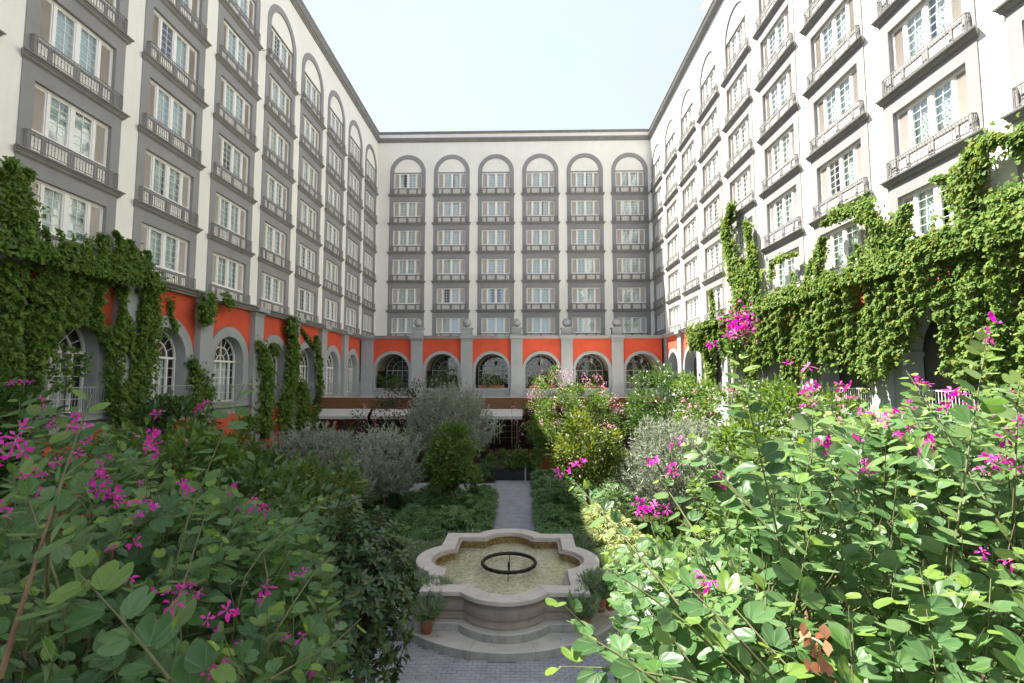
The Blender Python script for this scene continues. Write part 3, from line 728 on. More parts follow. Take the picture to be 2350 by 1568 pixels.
# ------------------------------------------------------------------ the fountain
def quatre(off=0.0, n=16):
    """barbed quatrefoil outline: rectangle plus four circular lobes, grown by off."""
    ax, ay, rl = 2.0+off, 2.24+off, 1.25+off; pts = []
    for s, (a, b) in enumerate(((ax, ay), (ay, ax), (ax, ay), (ay, ax))):
        c = a-off+.53-1.25; h = math.sqrt(max(rl*rl-(a-c)**2, 1e-6)); t = math.atan2(h, a-c)
        loc = [(a, -b)] if False else []
        loc += [(c+rl*math.cos(u), rl*math.sin(u)) for u in np.linspace(-t, t, n)]
        loc.append((a, b))
        an = s*math.pi/2; ca, sa = math.cos(an), math.sin(an)
        pts += [(x*ca-y*sa, x*sa+y*ca) for x, y in loc]
    return pts
ft = empty('fountain', (FX, FY, 0)); tag(ft, 'stone quatrefoil fountain basin on two pale steps with a dark ring in its water', 'fountain')
def fountain():
    # lower round step: slabs
    Rr = 3.2; n = 14
    for i in range(n):
        a0, a1 = 2*math.pi*i/n+.0012, 2*math.pi*(i+1)/n-.0012; m = MB(); k = 6; aa = np.linspace(a0, a1, k); dz = random.uniform(-.004, .004)
        o = [(Rr*math.cos(a), Rr*math.sin(a)) for a in aa]; q = [(1.3*math.cos(a), 1.3*math.sin(a)) for a in aa]
        o2 = [((Rr-.02)*math.cos(a), (Rr-.02)*math.sin(a)) for a in aa]
        vs = [(x, y, .0) for x, y in o]+[(x, y, .185+dz) for x, y in o]+[(x, y, .20+dz) for x, y in o2]+[(x, y, .20+dz) for x, y in q]+[(x, y, 0) for x, y in q]
        m.add(vs, [(j, j+1, k+j+1, k+j) for j in range(k-1)], STEPR)
        m.add(vs, [(g*k+j, g*k+j+1, (g+1)*k+j+1, (g+1)*k+j) for g in (1, 2, 3) for j in range(k-1)]+[(0, k, 2*k, 3*k, 4*k), (5*k-1, 4*k-1, 3*k-1, 2*k-1, k-1)], STEP)
        m.build('step_stone', ft)
    # upper step: ring following the basin, cut into stones
    def ring_stones(name, oo, oi, z0, z1, side, top, groups, gap=.003, lip=.012):
        N_ = len(oo); cuts = groups
        for a, b in zip(cuts, cuts[1:]+[cuts[0]+N_]):
            idx = [i % N_ for i in range(a, b+1)]; m = MB(); k = len(idx); dz = random.uniform(-.003, .003)
            O = [Vector((*oo[i], 0)) for i in idx]; I = [Vector((*oi[i], 0)) for i in idx]
            for A in (O, I):
                A[0] = A[0]+(A[1]-A[0]).normalized()*gap; A[-1] = A[-1]+(A[-2]-A[-1]).normalized()*gap
            L = [o+(i-o).normalized()*lip for o, i in zip(O, I)]; Li = [i+(o-i).normalized()*lip for o, i in zip(O, I)]
            lv = [[(p.x, p.y, z0) for p in O], [(p.x, p.y, z1-lip+dz) for p in O], [(p.x, p.y, z1+dz) for p in L], [(p.x, p.y, z1+dz) for p in Li], [(p.x, p.y, z1-lip+dz) for p in I], [(p.x, p.y, z0) for p in I]]
            vs = [p for l in lv for p in l]
            m.add(vs, [(j, j+1, k+j+1, k+j) for j in range(k-1)], side)
            m.add(vs, [(g*k+j, g*k+j+1, (g+1)*k+j+1, (g+1)*k+j) for g in (1, 2, 3, 4) for j in range(k-1)]+[(5*k+j, 5*k+j+1, j+1, j) for j in range(k-1)]+[[g*k for g in range(6)], [g*k+k-1 for g in range(5, -1, -1)]], top)
            m.build(name, ft)
    Q = 17  # points per side (16 lobe + corner)
    cuts = []
    for s in range(4): cuts += [s*Q+0, s*Q+5, s*Q+10, s*Q+15, s*Q+16]
    cuts2 = []
    for s in range(4): cuts2 += [s*Q+0, s*Q+7, s*Q+15, s*Q+16]
    ring_stones('step_stone', quatre(.08), quatre(-.62), .20, .385, STEPR, STEP, cuts2)
    # body of the basin: bulging profile lofted round the outline
    prof = [(.02, .385), (.06, .40), (.06, .44), (.01, .47), (.0, .52), (.05, .60), (.07, .70), (.05, .80), (-.03, .90), (-.09, .945), (-.09, .955), (-.35, .955)]
    m = MB(); m.rings([[(x, y, z) for x, y in quatre(o-.17)] for o, z in prof], STONE, True, False); m.build('basin_wall', ft)
    ring_stones('coping_stone', quatre(.0), quatre(-.42), .955, 1.05, COPING, COPING, cuts)
    m = MB(); m.rings([[(x, y, z) for x, y in quatre(-.40)] for z in (.5, .96)], MOSW, True, False); m.build('basin_lining', ft)
    m = MB(); q = quatre(-.39); m.add([(x, y, .70) for x, y in q], [list(range(len(q)))], MOSF); m.build('basin_floor', ft)
    m = MB(); q = quatre(-.405); m.add([(x, y, .86) for x, y in q], [list(range(len(q)))], WATER); m.build('water', ft)
    m = MB(); n, k = 48, 8; cx, cy = .04, .0
    rings = []
    for i in range(n):
        a = 2*math.pi*i/n; rr = .052+.005*math.sin(i*2.7)
        rings.append([(cx+(.73+rr*math.cos(b))*math.cos(a), cy+(.73+rr*math.cos(b))*math.sin(a), .93+rr*math.sin(b)) for b in [2*math.pi*j/k for j in range(k)]])
    m.rings(rings+[rings[0]], BRONZE, True, False)
    for a in (0, 2): m.tube([(cx+.73*math.cos(a*math.pi/2+1.57), cy+.73*math.sin(a*math.pi/2+1.57), .93), (cx+.73*math.cos(a*math.pi/2+1.57), cy+.73*math.sin(a*math.pi/2+1.57), .66)], .012, BRONZE, 6)
    m.build('spray_ring', ft, True)
    m = MB(); m.lathe([(.03, .62), (.03, .82), (.035, .86), (.03, .93), (.010, .98)], (cx, cy-.05, 0), BRONZE, 10); m.build('nozzle', ft, True)
fountain()

# ------------------------------------------------------------------ foliage tools
def tmpl(vs, fs): return np.array(vs, float), np.array(fs, int)
T_OVAL = tmpl([(0, 0, 0), (.20, .28, .05), (.24, .55, .05), (0, 1, -.06), (-.24, .55, .05), (-.20, .28, .05), (0, .5, 0)], [(0, 1, 6), (1, 2, 6), (2, 3, 6), (3, 4, 6), (4, 5, 6), (5, 0, 6)])
T_LONG = tmpl([(0, 0, 0), (.13, .30, .05), (.15, .62, .04), (0, 1, -.10), (-.15, .62, .04), (-.13, .30, .05), (0, .5, 0)], [(0, 1, 6), (1, 2, 6), (2, 3, 6), (3, 4, 6), (4, 5, 6), (5, 0, 6)])
T_IVY = tmpl([(0, 0, 0), (.30, -.16, .02), (.58, .22, -.02), (.27, .34, .06), (.30, .70, 0), (0, 1.0, -.12), (-.30, .70, 0), (-.27, .34, .06), (-.58, .22, -.02), (-.30, -.16, .02)], [(0, 1, 2), (0, 2, 3), (0, 3, 4), (0, 4, 5), (0, 5, 6), (0, 6, 7), (0, 7, 8), (0, 8, 9)])
T_DIA = tmpl([(0, 0, 0), (.28, .5, .06), (0, 1, 0), (-.28, .5, .06)], [(0, 1, 2), (0, 2, 3)])
T_STRIP = tmpl([(-.07, 0, 0), (.07, 0, 0), (.045, .7, .05), (0, 1, .08), (-.045, .7, .05)], [(0, 1, 2), (0, 2, 4), (4, 2, 3)])
def _bau():
    half = [(.0, .0), (.17, -.07), (.38, .04), (.50, .28), (.49, .55), (.40, .82), (.27, .97), (.14, .94), (.05, .80), (0, .66)]
    vs, fs = [(0, .33, -.03)], []
    for s in (1, -1):
        o = len(vs)
        for x, y in half: vs.append((s*x, y, .62*x-.62*x*x-.16*y*y))
        for i in range(len(half)-1): fs.append((0, o+i, o+i+1) if s > 0 else (0, o+i+1, o+i))
    return tmpl(vs, fs)
T_BAU = _bau()
def _palm():
    vs, fs = [], []
    for k in range(8):
        a = -2.2+4.4*k/7; L = 1-.25*abs(a)/2.2; c, s = math.cos(a), math.sin(a); o = len(vs)
        for x, y, z in ((0, .05, 0), (.10, .45, .02), (0, 1, -.18), (-.10, .45, .02)):
            vs.append(((x*c+y*s)*L, (-x*s+y*c)*L, z))
        fs += [(o, o+1, o+2), (o, o+2, o+3)]
    return tmpl(vs, fs)
T_PALM = _palm()
def unit(a): return a/np.maximum(np.linalg.norm(a, axis=-1, keepdims=True), 1e-9)
def frames(D, Nn):
    Yv = unit(D); Xv = unit(np.cross(Yv, Nn)); Zv = np.cross(Xv, Yv); return Xv, Yv, Zv
def scatter(T, Pp, D, Nn, S, wid=1.0):
    tv, tf = T; n = len(Pp); Xv, Yv, Zv = frames(D, Nn); S = np.broadcast_to(np.asarray(S, float), (n,)); wid = np.broadcast_to(np.asarray(wid, float), (n,))
    V = Pp[:, None]+S[:, None, None]*(tv[None, :, 0:1]*wid[:, None, None]*Xv[:, None]+tv[None, :, 1:2]*Yv[:, None]+tv[None, :, 2:3]*Zv[:, None])
    F = tf[None]+(np.arange(n)*len(tv))[:, None, None]
    return V.reshape(-1, 3), F.reshape(-1, 3), len(tv)
def leaves(name, parent, T, Pp, D, Nn, S, mat, wid=1.0, tone=None, age=None, origin=None):
    Pp = np.asarray(Pp, float)
    if origin is not None: Pp = Pp-np.asarray(origin)
    V, F, k = scatter(T, Pp, D, Nn, S, wid); n = len(Pp)
    tone = RNG.random(n) if tone is None else tone
    me = fast_mesh(name, V, F, [mat], np.repeat(tone, k), None if age is None else np.repeat(age, k), lxy=np.tile(T[0][:, :2], (n, 1)) if age is not None else None)
    o = link(name, me, parent); tag(o, kind='stuff'); return o
def rnd(n, k=3): return RNG.normal(size=(n, k))
def plant(name, loc, label, cat, group=None):
    e = empty(name, loc); tag(e, label, cat, group); return e

def bush(root, c, rad, n, T, size, mat, nclump=60, spread=.30, up=.35, shell=.62, wid=1.0, name='foliage', flat=.0, droop=0., sz_var=.3, squash_bottom=.75):
    """leaves in clumps spread over an uneven ellipsoid; gaps stay between the clumps."""
    c = np.array(c, float); rad = np.array(rad, float)
    d = unit(rnd(nclump)); d[:, 2] = np.where(d[:, 2] < 0, d[:, 2]*squash_bottom, d[:, 2]); rr = shell+(1-shell)*RNG.random(nclump)**.6*1.08
    wob = 1+.16*np.sin(d[:, 0]*5.1+c[0])+.13*np.sin(d[:, 2]*6.3+d[:, 1]*4+c[1])
    cc = c+d*rad*(rr*wob)[:, None]
    own = RNG.integers(0, nclump, n); cs = spread*rad.mean()*(.55+.8*RNG.random(nclump))
    off = unit(rnd(n))*(RNG.random(n)**.45)[:, None]*cs[own][:, None]; off[:, 2] *= .8
    Pp = cc[own]+off
    out = unit((Pp-c)/rad**1.2); D = unit(off*2.2/cs[own][:, None]*.6+out*.7+rnd(n)*.5+np.array([0, 0, up-droop])); Nn = unit(out*.6+np.array([0, 0, .9])+rnd(n)*.45)
    S = size*(1-sz_var+2*sz_var*RNG.random(n))
    ct = RNG.random(nclump)*.35
    tone = (ct[own]+RNG.random(n)*.65)
    keep = Pp[:, 2] > .05
    org = root.location
    return leaves(name, root, T, Pp[keep], D[keep], Nn[keep], S[keep], mat, wid, tone[keep], origin=org)
def limbs(root, base, c, rad, n, r0, mat=BARK, name='branches', trunk_h=None):
    """trunk and limbs reaching into the crown."""
    org = np.array(root.location); m = MB(); base = np.array(base, float)-org; c = np.array(c, float)-org; rad = np.array(rad)
    hub = base+(c-base)*(.55 if trunk_h is None else trunk_h)
    t = MB(); t.tube([base, base*.6+hub*.4+np.array([.04, .03, 0]), hub], [r0*1.25, r0, r0*.85], mat, 8); t.build('trunk', root, True)
    for i in range(n):
        d = unit(rnd(1))[0]; d[2] = abs(d[2])*.8+.1 if i % 3 else d[2]*.3
        e = c+d*rad*.85; mid = hub*.45+e*.55+np.array([0, 0, -.08*rad[2]])
        m.tube([hub, mid, e], [r0*.55, r0*.3, r0*.08], mat, 5)
    m.build(name, root, True)

# ------------------------------------------------------------------ foreground orchid shrubs
def leaf_tm(age):
    tv, tf = T_BAU
    me = fast_mesh('leaf', tv, tf, [L_BAU], np.full(len(tv), .5), np.full(len(tv), age), lxy=tv[:, :2], smooth=True); return me
LEAFM = [leaf_tm(0.0), leaf_tm(.45), leaf_tm(.95)]
def petal_flower(op, seed):
    """five narrow petals; op 1 = wide open, 0 = closed bud; uneven petals and pale stamens."""
    rg = np.random.default_rng(seed); V, Fs, mi = [], [], []
    for k in range(5):
        a = 2*math.pi*k/5+rg.normal()*.22; c, s = math.cos(a), math.sin(a); o = len(V); L = rg.uniform(.75, 1.12); tilt = (1-op)*1.25+rg.normal()*.22; wv = rg.uniform(.75, 1.35)
        for x, y, z in ((0, .05, 0), (.06, .30, .05), (.19, .66, .13), (.13, .92, .06), (-.02, 1.04, -.04), (-.17, .70, .10), (-.06, .30, .06)):
            x *= wv; z += .06*math.sin(x*30+k); yy = y*math.cos(tilt)-z*math.sin(tilt)*.3; zz = z+y*math.sin(tilt)-.35*op*y*y
            V.append(((x*c+yy*s)*L, (-x*s+yy*c)*L, zz*L))
        Fs += [(o, o+1, o+6), (o+1, o+2, o+5), (o+1, o+5, o+6), (o+2, o+3, o+5), (o+3, o+4, o+5)]; mi += [0]*5
    for k in range(4):
        a = 1.3*k+seed; o = len(V); V += [(-.02, 0, 0), (.02, 0, 0), (.30*math.cos(a)*.6, .30*math.sin(a)*.6+.15, .62)]; Fs.append((o, o+1, o+2)); mi.append(1)
    return fast_mesh('flower', np.array(V), np.array(Fs), [L_MAGE, L_PINK], np.full(len(V), .3), mi=mi)
FLOW = [petal_flower(op, i) for i, op in enumerate((1, .85, .6, .95, .3, .7, .1))]
def bez(a, b, c, n): return [(1-t)**2*a+2*t*(1-t)*b+t*t*c for t in np.linspace(0, 1, n)]
class Orchid:
    def __init__(s, root, mx=300): s.root = root; s.P = []; s.D = []; s.N = []; s.S = []; s.A = []; s.st = MB(); s.mx = mx; s.fl = 0; s.hub = None; s.org = np.array(root.location)
    def shoot(s, base, tip, sag=.0, step=.075, size=.12, young=.25, r=.006, start=.15, side=None, upn=(0, 0, 1)):
        base, tip = np.array(base, float), np.array(tip, float); L = np.linalg.norm(tip-base)
        mid = (base+tip)/2+np.array([0, 0, sag*L]); n = max(6, int(L/.06)); pts = bez(base, mid, tip, n)
        s.st.tube([p-s.org for p in pts[::2]+([pts[-1]] if n % 2 == 0 else [])], list(np.linspace(r, r*.3, len(pts[::2])+(1 if n % 2 == 0 else 0))), TWIG if r < .0115 else BARK, 5, False)
        r0 = r
        if s.hub is not None:
            h = s.hub+(base-s.hub)*.25; s.st.tube([q-s.org for q in bez(h, base-(tip-base)*.45, base, 5)], [r*1.5, r*1.35, r*1.2, r*1.1, r], TWIG, 4, False)
        d = unit(tip-base); sv = np.cross(d, np.array(upn, float))
        if np.linalg.norm(sv) < .15: sv = np.array([1., 0, 0]) if side is None else np.array(side, float)
        if side is not None: sv = np.array(side, float)
        sv = unit(sv); k = 0; t = start
        while t < 1.0:
            i = min(int(t*(n-1)), n-2); p = pts[i]+(pts[i+1]-pts[i])*(t*(n-1)-i); tg = unit(pts[i+1]-pts[i])
            sg = 1 if k % 2 else -1; k += 1
            dr = unit(sv*sg*.85+tg*.45+np.array([0, 0, -.10])+RNG.normal(size=3)*.22)
            nn = unit(np.array([0, 0, 1.0])+sv*sg*.1+RNG.normal(size=3)*.28-tg*.15)
            sz = size*(.72+.4*RNG.random())*(1 if t < .8 else 1-.55*(t-.8)/.2)
            s.P.append(p+dr*.025); s.D.append(dr); s.N.append(nn); s.S.append(sz)
            s.A.append(np.clip((t-(1-young))/max(young, .01), 0, 1)*(.6+.4*RNG.random()) if young > 0 else 0.); t += step/L
        return pts
    def flower(s, p, size=.06, n=3):
        p = np.array(p, float); size *= .96
        for i in range(n):
            q = p+RNG.normal(size=3)*np.array([.035, .035, .03])*(1 if n > 1 else 0)*(size/.042); s.fl += 1
            v = Vector(q-s.org); d = unit(np.array([-q[0]*.12, -.5, .6])+RNG.normal(size=3)*.5)
            rot = Vector(d).to_track_quat('Z', 'Y').to_matrix().to_4x4() @ Matrix.Rotation(random.uniform(0, 6.3), 4, 'Z')
            o = link('flower', random.choice(FLOW), s.root); sz = size*random.uniform(.75, 1.25)
            o.matrix_basis = Matrix.Translation(v) @ rot @ Matrix.Diagonal((sz*random.uniform(.8, 1.1), sz*random.uniform(.8, 1.1), sz*random.uniform(.8, 1.6), 1))
    def finish(s):
        Pp, D, Nn, S, A = map(np.array, (s.P, s.D, s.N, s.S, s.A)); n = len(Pp)
        sz = np.zeros(n)
        for i in range(n):
            q = proj(Pp[i]); ok = q[2] > .3 and -40 < q[0] < 2390 and 0 < q[1] < 1600
            sz[i] = S[i]/max(q[2], .3) if ok else 0
        order = np.argsort(-sz); big = order[:s.mx]; rest = order[s.mx:]
        X, Y, Z = frames(D, Nn)
        for i in big:
            me = LEAFM[0 if A[i] < .2 else 1 if A[i] < .65 else 2]; o = link('leaf', me, s.root); p = Pp[i]-s.org; sc = S[i]
            M = Matrix(((X[i][0], Y[i][0], Z[i][0], p[0]), (X[i][1], Y[i][1], Z[i][1], p[1]), (X[i][2], Y[i][2], Z[i][2], p[2]), (0, 0, 0, 1)))
            o.matrix_basis = M @ Matrix.Diagonal((sc*random.uniform(.85, 1.1), sc, sc, 1))
        if len(rest): leaves('foliage', s.root, T_BAU, Pp[rest], D[rest], Nn[rest], S[rest], L_BAU, 1, age=A[rest], origin=s.org)
        s.st.build('branches', s.root, True)
def _cap(kn):
    xs = [(a-1204)/1147 for a, b in kn]; ys = [(b-871)/1147 for a, b in kn]
    return lambda x, y: EYE-np.interp(x/y, xs, ys)*y
capR = _cap([(1200, 1420), (1290, 1250), (1400, 1225), (1500, 1230), (1600, 1215), (1660, 1160), (1710, 1060), (1770, 965), (1850, 940), (1950, 915), (2050, 925), (2150, 895), (2350, 850)])
capL = _cap([(0, 910), (130, 905), (250, 930), (300, 970), (350, 1050), (420, 1075), (480, 1075), (560, 1140), (640, 1180), (720, 1200), (760, 1280), (800, 1440), (860, 1520)])
def canopy(o, hub, reg, ztop, n, size=.12, L=(.5, .95), flowers=0, lean=.35, young=.22, depth=.25):
    """shoots whose tips reach an uneven canopy surface over a patch of ground; reg() gives (x, y)."""
    hub = np.array(hub, float)
    for i in range(n):
        x, y = reg(); z = min(ztop(x, y)+RNG.normal()*.07, (capR if x > 0 else capL)(x, y)+RNG.normal()*.03)-depth*RNG.random()**1.5; tip = np.array([x, y, z])
        l = RNG.uniform(*L); d = unit(np.array([(x-hub[0])*lean, (y-hub[1])*lean, 1.0])+RNG.normal(size=3)*.32); base = tip-d*l
        if -.36 < base[0]/base[1] < .06: base = tip-np.array([0.1*np.sign(tip[0]), 0, 1.0])*l
        o.shoot(base, tip, sag=-.03 if RNG.random() < .5 else .08, size=size*RNG.uniform(.85, 1.15), young=young if RNG.random() < .7 else .0, r=.0048, upn=unit(np.array([-.2, -1, .4])+RNG.normal(size=3)*.4))
        if i < flowers: o.flower(tip+np.array([0, 0, .03]), .05, random.choice((1, 2, 3, 4)))
def trunkset(o, base, hub, n, r, spread):
    o.hub = np.array(hub, float)-np.array([0, 0, .5])
    base, hub = np.array(base, float), np.array(hub, float)
    for i in range(n):
        e = hub+RNG.normal(size=3)*np.array([spread, spread, .12]); b0 = base+RNG.normal(size=3)*np.array([.12, .12, 0]); b0[2] = 0
        m_ = (b0+e)/2+RNG.normal(size=3)*.18
        o.st.tube([p-o.org for p in bez(b0, m_, e, 6)], list(np.linspace(r, r*.45, 6)), BARK, 6)
def uni(a, b): return random.uniform(a, b)

def foreground():
    # right, nearest: big glaucous leaves along the lower right edge
    r1 = plant('orchid_shrub', (2.1, 2.2, 0), 'magenta flowered orchid shrub at the lower right, broad pale leaves nearest the camera', 'flowering shrub', 'orchid shrubs in the foreground')
    o = Orchid(r1); trunkset(o, (2.1, 2.3, 0), (1.9, 2.5, 4.2), 6, .028, .55)
    def reg():
        while True:
            x, y = uni(.25, 3.4), uni(1.55, 3.1)
            if x > .22+.05*y and x < .3+1.05*y: return x, y
    zt = lambda x, y: 4.86+.17*(y-1.8)+.05*(x-1.2)-.30*max(0, .65-x)
    canopy(o, (1.7, 2.3, 3.5), reg, zt, 105, .122, flowers=0)
    canopy(o, (1.7, 2.3, 3.2), reg, lambda x, y: zt(x, y)-.42, 60, .125, young=0)
    for b, t, sz in ((at(1400, 1500, 2.1), at(1275, 1372, 2.05), .10), (at(1570, 1560, 1.9), at(1283, 1530, 1.9), .105), (at(1560, 1420, 2.4), at(1385, 1300, 2.5), .10), (at(1700, 1470, 2.1), at(1560, 1330, 2.3), .11), (at(1480, 1545, 1.8), at(1330, 1450, 1.9), .10),
                     (at(1640, 1330, 2.7), at(1590, 1220, 2.8), .11)):
        o.shoot(b, t, .05, .07, sz, .3, .0055, .05, upn=(0, 0, 1))
    for px, py, Y, n in ((1612, 1335, 2.25, 2), (1632, 1358, 2.2, 2), (2290, 1285, 2.3, 2)): o.flower(at(px, py, Y), .045, n)
    # withered leaves hanging on one twig
    dp = [at(1868+uni(-25, 30), 1480+uni(-55, 50), 1.95) for i in range(16)]
    leaves('withered_leaves', r1, T_OVAL, dp, rnd(16)*.4+np.array([0, 0, -1]), rnd(16), .055, L_DRY, 1.6, origin=o.org)
    o.finish()
    # right, middle: tall shoots with paired leaves in front of the grey bush
    r2 = plant('orchid_shrub', (2.0, 4.2, 0), 'magenta flowered orchid shrub with long wand shoots reaching up right of the path', 'flowering shrub', 'orchid shrubs in the foreground')
    o = Orchid(r2); trunkset(o, (2.0, 4.2, 0), (1.9, 4.1, 4.4), 6, .03, .6)
    def reg2():
        while True:
            x, y = uni(.5, 3.6), uni(3.0, 5.6)
            if x > .40+.10*(5.6-y)*0+.07*y and x < .25+.68*y: return x, y
    zt2 = lambda x, y: 5.45+.12*(y-3)
    canopy(o, (1.9, 4.0, 3.8), reg2, zt2, 110, .115, flowers=4)
    canopy(o, (1.9, 4.0, 3.4), reg2, lambda x, y: min(zt2(x, y), capR(x, y))-.4, 60, .12, young=0); canopy(o, (1.9, 4.0, 3.2), reg2, lambda x, y: min(zt2(x, y), capR(x, y))-.85, 55, .125, young=0)
    for pts, Y0, Y1, sz, st, fl in (([(1800, 1290), (1690, 812)], 2.95, 3.3, .125, .046, 0), ([(1860, 1330), (1575, 1000)], 2.9, 3.6, .11, .044, 0), ([(1560, 1390), (1318, 1105)], 2.6, 3.3, .085, .055, 0),
                                    ([(1600, 1230), (1520, 1105)], 3.0, 3.3, .095, .065, 0), ([(1705, 1150), (1572, 1045)], 3.3, 3.6, .085, .06, 0), ([(1745, 1190), (1660, 1110)], 3.2, 3.4, .09, .06, 0), ([(1530, 1320), (1490, 1185)], 2.8, 3.0, .095, .065, 0),
                                    ([(1860, 1200), (1868, 900)], 3.3, 3.6, .115, .048, 0), ([(1960, 1200), (1990, 960)], 3.3, 3.8, .115, .048, 0)):
        b, t = at(*pts[0], Y0), at(*pts[1], Y1); o.shoot(b, t, .03, st, sz, .2, .007, .04, upn=(0, -1, .3))
    for px, py, Y, n, s_ in ((1690, 787, 3.3, 3, .06), (1300, 1076, 3.3, 4, .05), (1513, 1080, 3.3, 5, .05), (1562, 1022, 3.6, 2, .05), (1657, 1092, 3.4, 4, .05), (1475, 1160, 3.0, 4, .05), (1510, 1170, 3.0, 4, .05), (1868, 905, 3.6, 5, .055), (1890, 1027, 3.5, 3, .06), (1962, 1027, 3.6, 2, .06), (1940, 900, 3.8, 4, .05), (1980, 1080, 3.4, 2, .05), (1835, 832, 4.2, 2, .06)):
        o.flower(at(px, py, Y), s_, n)
    o.finish()
    # right, far: against the ivy
    r3 = plant('orchid_shrub', (4.6, 4.6, 0), 'magenta flowered orchid shrub at the right edge, tall stem in front of the ivy wall', 'flowering shrub', 'orchid shrubs in the foreground')
    o = Orchid(r3); trunkset(o, (4.5, 4.6, 0), (4.2, 4.6, 4.5), 6, .03, .7)
    def reg3():
        while True:
            x, y = uni(2.2, 6.4), uni(3.0, 6.4)
            if x > .62*y+.1 and x < 1.12*y: return x, y
    zt3 = lambda x, y: 5.66+.08*(y-3)
    canopy(o, (4.2, 4.4, 3.9), reg3, zt3, 120, .118, flowers=6)
    canopy(o, (4.2, 4.4, 3.5), reg3, lambda x, y: min(zt3(x, y), capR(x, y))-.4, 60, .12, young=0); canopy(o, (4.2, 4.4, 3.3), reg3, lambda x, y: min(zt3(x, y), capR(x, y))-.85, 60, .125, young=0)
    for pts, Y0, Y1, sz in (([(2190, 1260), (2268, 770)], 2.9, 3.2, .115), ([(2310, 1230), (2080, 850)], 3.2, 4.0, .11), ([(2040, 1200), (1915, 950)], 3.3, 4.2, .11), ([(2150, 1150), (2110, 900)], 3.6, 4.3, .11), ([(2330, 1100), (2340, 860)], 3.2, 3.5, .11)):
        o.shoot(at(*pts[0], Y0), at(*pts[1], Y1), .03, .048, sz, .25, .0075, .04, upn=(0, -1, .3))
    for px, py, Y, n, s_ in ((2300, 765, 3.2, 3, .06), (2040, 960, 4.0, 4, .05), (2092, 965, 4.0, 4, .05), (2065, 1000, 3.9, 4, .055), (2130, 1030, 3.7, 5, .055), (2188, 925, 3.8, 3, .055), (2262, 1062, 3.3, 4, .055), (2305, 1050, 3.3, 4, .055), (2290, 918, 3.5, 3, .055), (2215, 905, 3.8, 2, .05), (2340, 1005, 3.3, 3, .055), (2175, 945, 3.7, 2, .05), (2120, 885, 4.2, 3, .05)):
        o.flower(at(px, py, Y), s_, n)
    o.finish()
    # left
    l1 = plant('orchid_shrub', (-3.2, 3.4, 0), 'magenta flowered orchid shrub at the left edge with a thick leaning olive stem', 'flowering shrub', 'orchid shrubs in the foreground')
    o = Orchid(l1); trunkset(o, (-3.2, 3.4, 0), (-3.0, 3.3, 4.4), 6, .03, .7)
    def regl():
        while True:
            x, y = uni(-5.2, -1.2), uni(2.0, 5.0)
            if x > -.98*y-.3 and x < -.52*y: return x, y
    ztl = lambda x, y: 4.90+.17*(y-2)+.14*(-x-2.0)
    canopy(o, (-2.8, 3.3, 3.8), regl, ztl, 125, .12, flowers=5)
    canopy(o, (-2.8, 3.3, 3.4), regl, lambda x, y: ztl(x, y)-.42, 75, .125, young=0)
    o.shoot(at(0, 1560, 1.9), at(128, 1150, 2.2), .04, .11, .15, 0, .012, .1, upn=(0, -1, .3)); o.shoot(at(128, 1150, 2.2), at(212, 905, 2.5), .02, .085, .12, .5, .008, .02, upn=(0, -1, .3))
    o.shoot(at(390, 1560, 1.9), at(165, 1300, 1.95), .05, .07, .12, .55, .0065, .1, upn=(0, -.4, 1)); o.shoot(at(130, 1330, 2.4), at(40, 1080, 2.7), .03, .09, .12, .3, .0065, .1, upn=(0, -1, .3))
    for px, py, Y, n, s_ in ((158, 957, 3.0, 4, .06), (8, 1012, 2.9, 4, .065), (40, 1020, 3.0, 3, .06), (58, 1085, 2.9, 2, .05), (357, 1017, 3.4, 7, .06), (190, 1060, 3.1, 4, .05), (90, 1110, 2.9, 3, .05), (430, 1120, 3.2, 3, .045), (300, 1240, 2.6, 2, .045), (246, 1070, 3.2, 5, .055), (45, 885, 4.0, 3, .05), (285, 1142, 3.0, 5, .05), (232, 1120, 3.0, 3, .05), (340, 1172, 3.0, 3, .05), (0, 1175, 2.6, 2, .05), (405, 1355, 2.4, 3, .045), (385, 1385, 2.3, 3, .045), (110, 970, 3.6, 2, .04), (350, 960, 4, 2, .05)):
        o.flower(at(px, py, Y), s_, n)
    o.finish()
    l2 = plant('orchid_shrub', (-1.7, 3.0, 0), 'magenta flowered orchid shrub in the left foreground beside the dark glossy tree', 'flowering shrub', 'orchid shrubs in the foreground')
    o = Orchid(l2); trunkset(o, (-1.75, 3.0, 0), (-1.7, 2.9, 4.1), 5, .026, .5)
    def regm():
        while True:
            x, y = uni(-3.2, -.7), uni(1.75, 5.2)
            if x > -.60*y-.1 and x < -.36*y-.05: return x, y
    ztm = lambda x, y: 4.80+.10*(y-2)+.18*(-x-1.0)
    canopy(o, (-1.5, 2.8, 3.6), regm, ztm, 115, .105, flowers=3)
    canopy(o, (-1.5, 2.8, 3.2), regm, lambda x, y: ztm(x, y)-.4, 75, .11, young=0)
    for pts, Y0, Y1, sz in (([(430, 1200), (562, 880)], 3.2, 3.9, .115), ([(600, 1270), (745, 1150)], 3.0, 3.6, .085), ([(480, 1300), (590, 1130)], 3.0, 3.6, .09), ([(640, 1440), (740, 1290)], 2.4, 2.8, .08), ([(420, 1350), (480, 1160)], 2.6, 3.0, .09), ([(690, 1560), (830, 1420)], 2.3, 2.7, .075), ([(620, 1560), (770, 1480)], 2.1, 2.4, .08)):
        o.shoot(at(*pts[0], Y0), at(*pts[1], Y1), .04, .07, sz, .35, .006, .05, upn=(0, -1, .5))
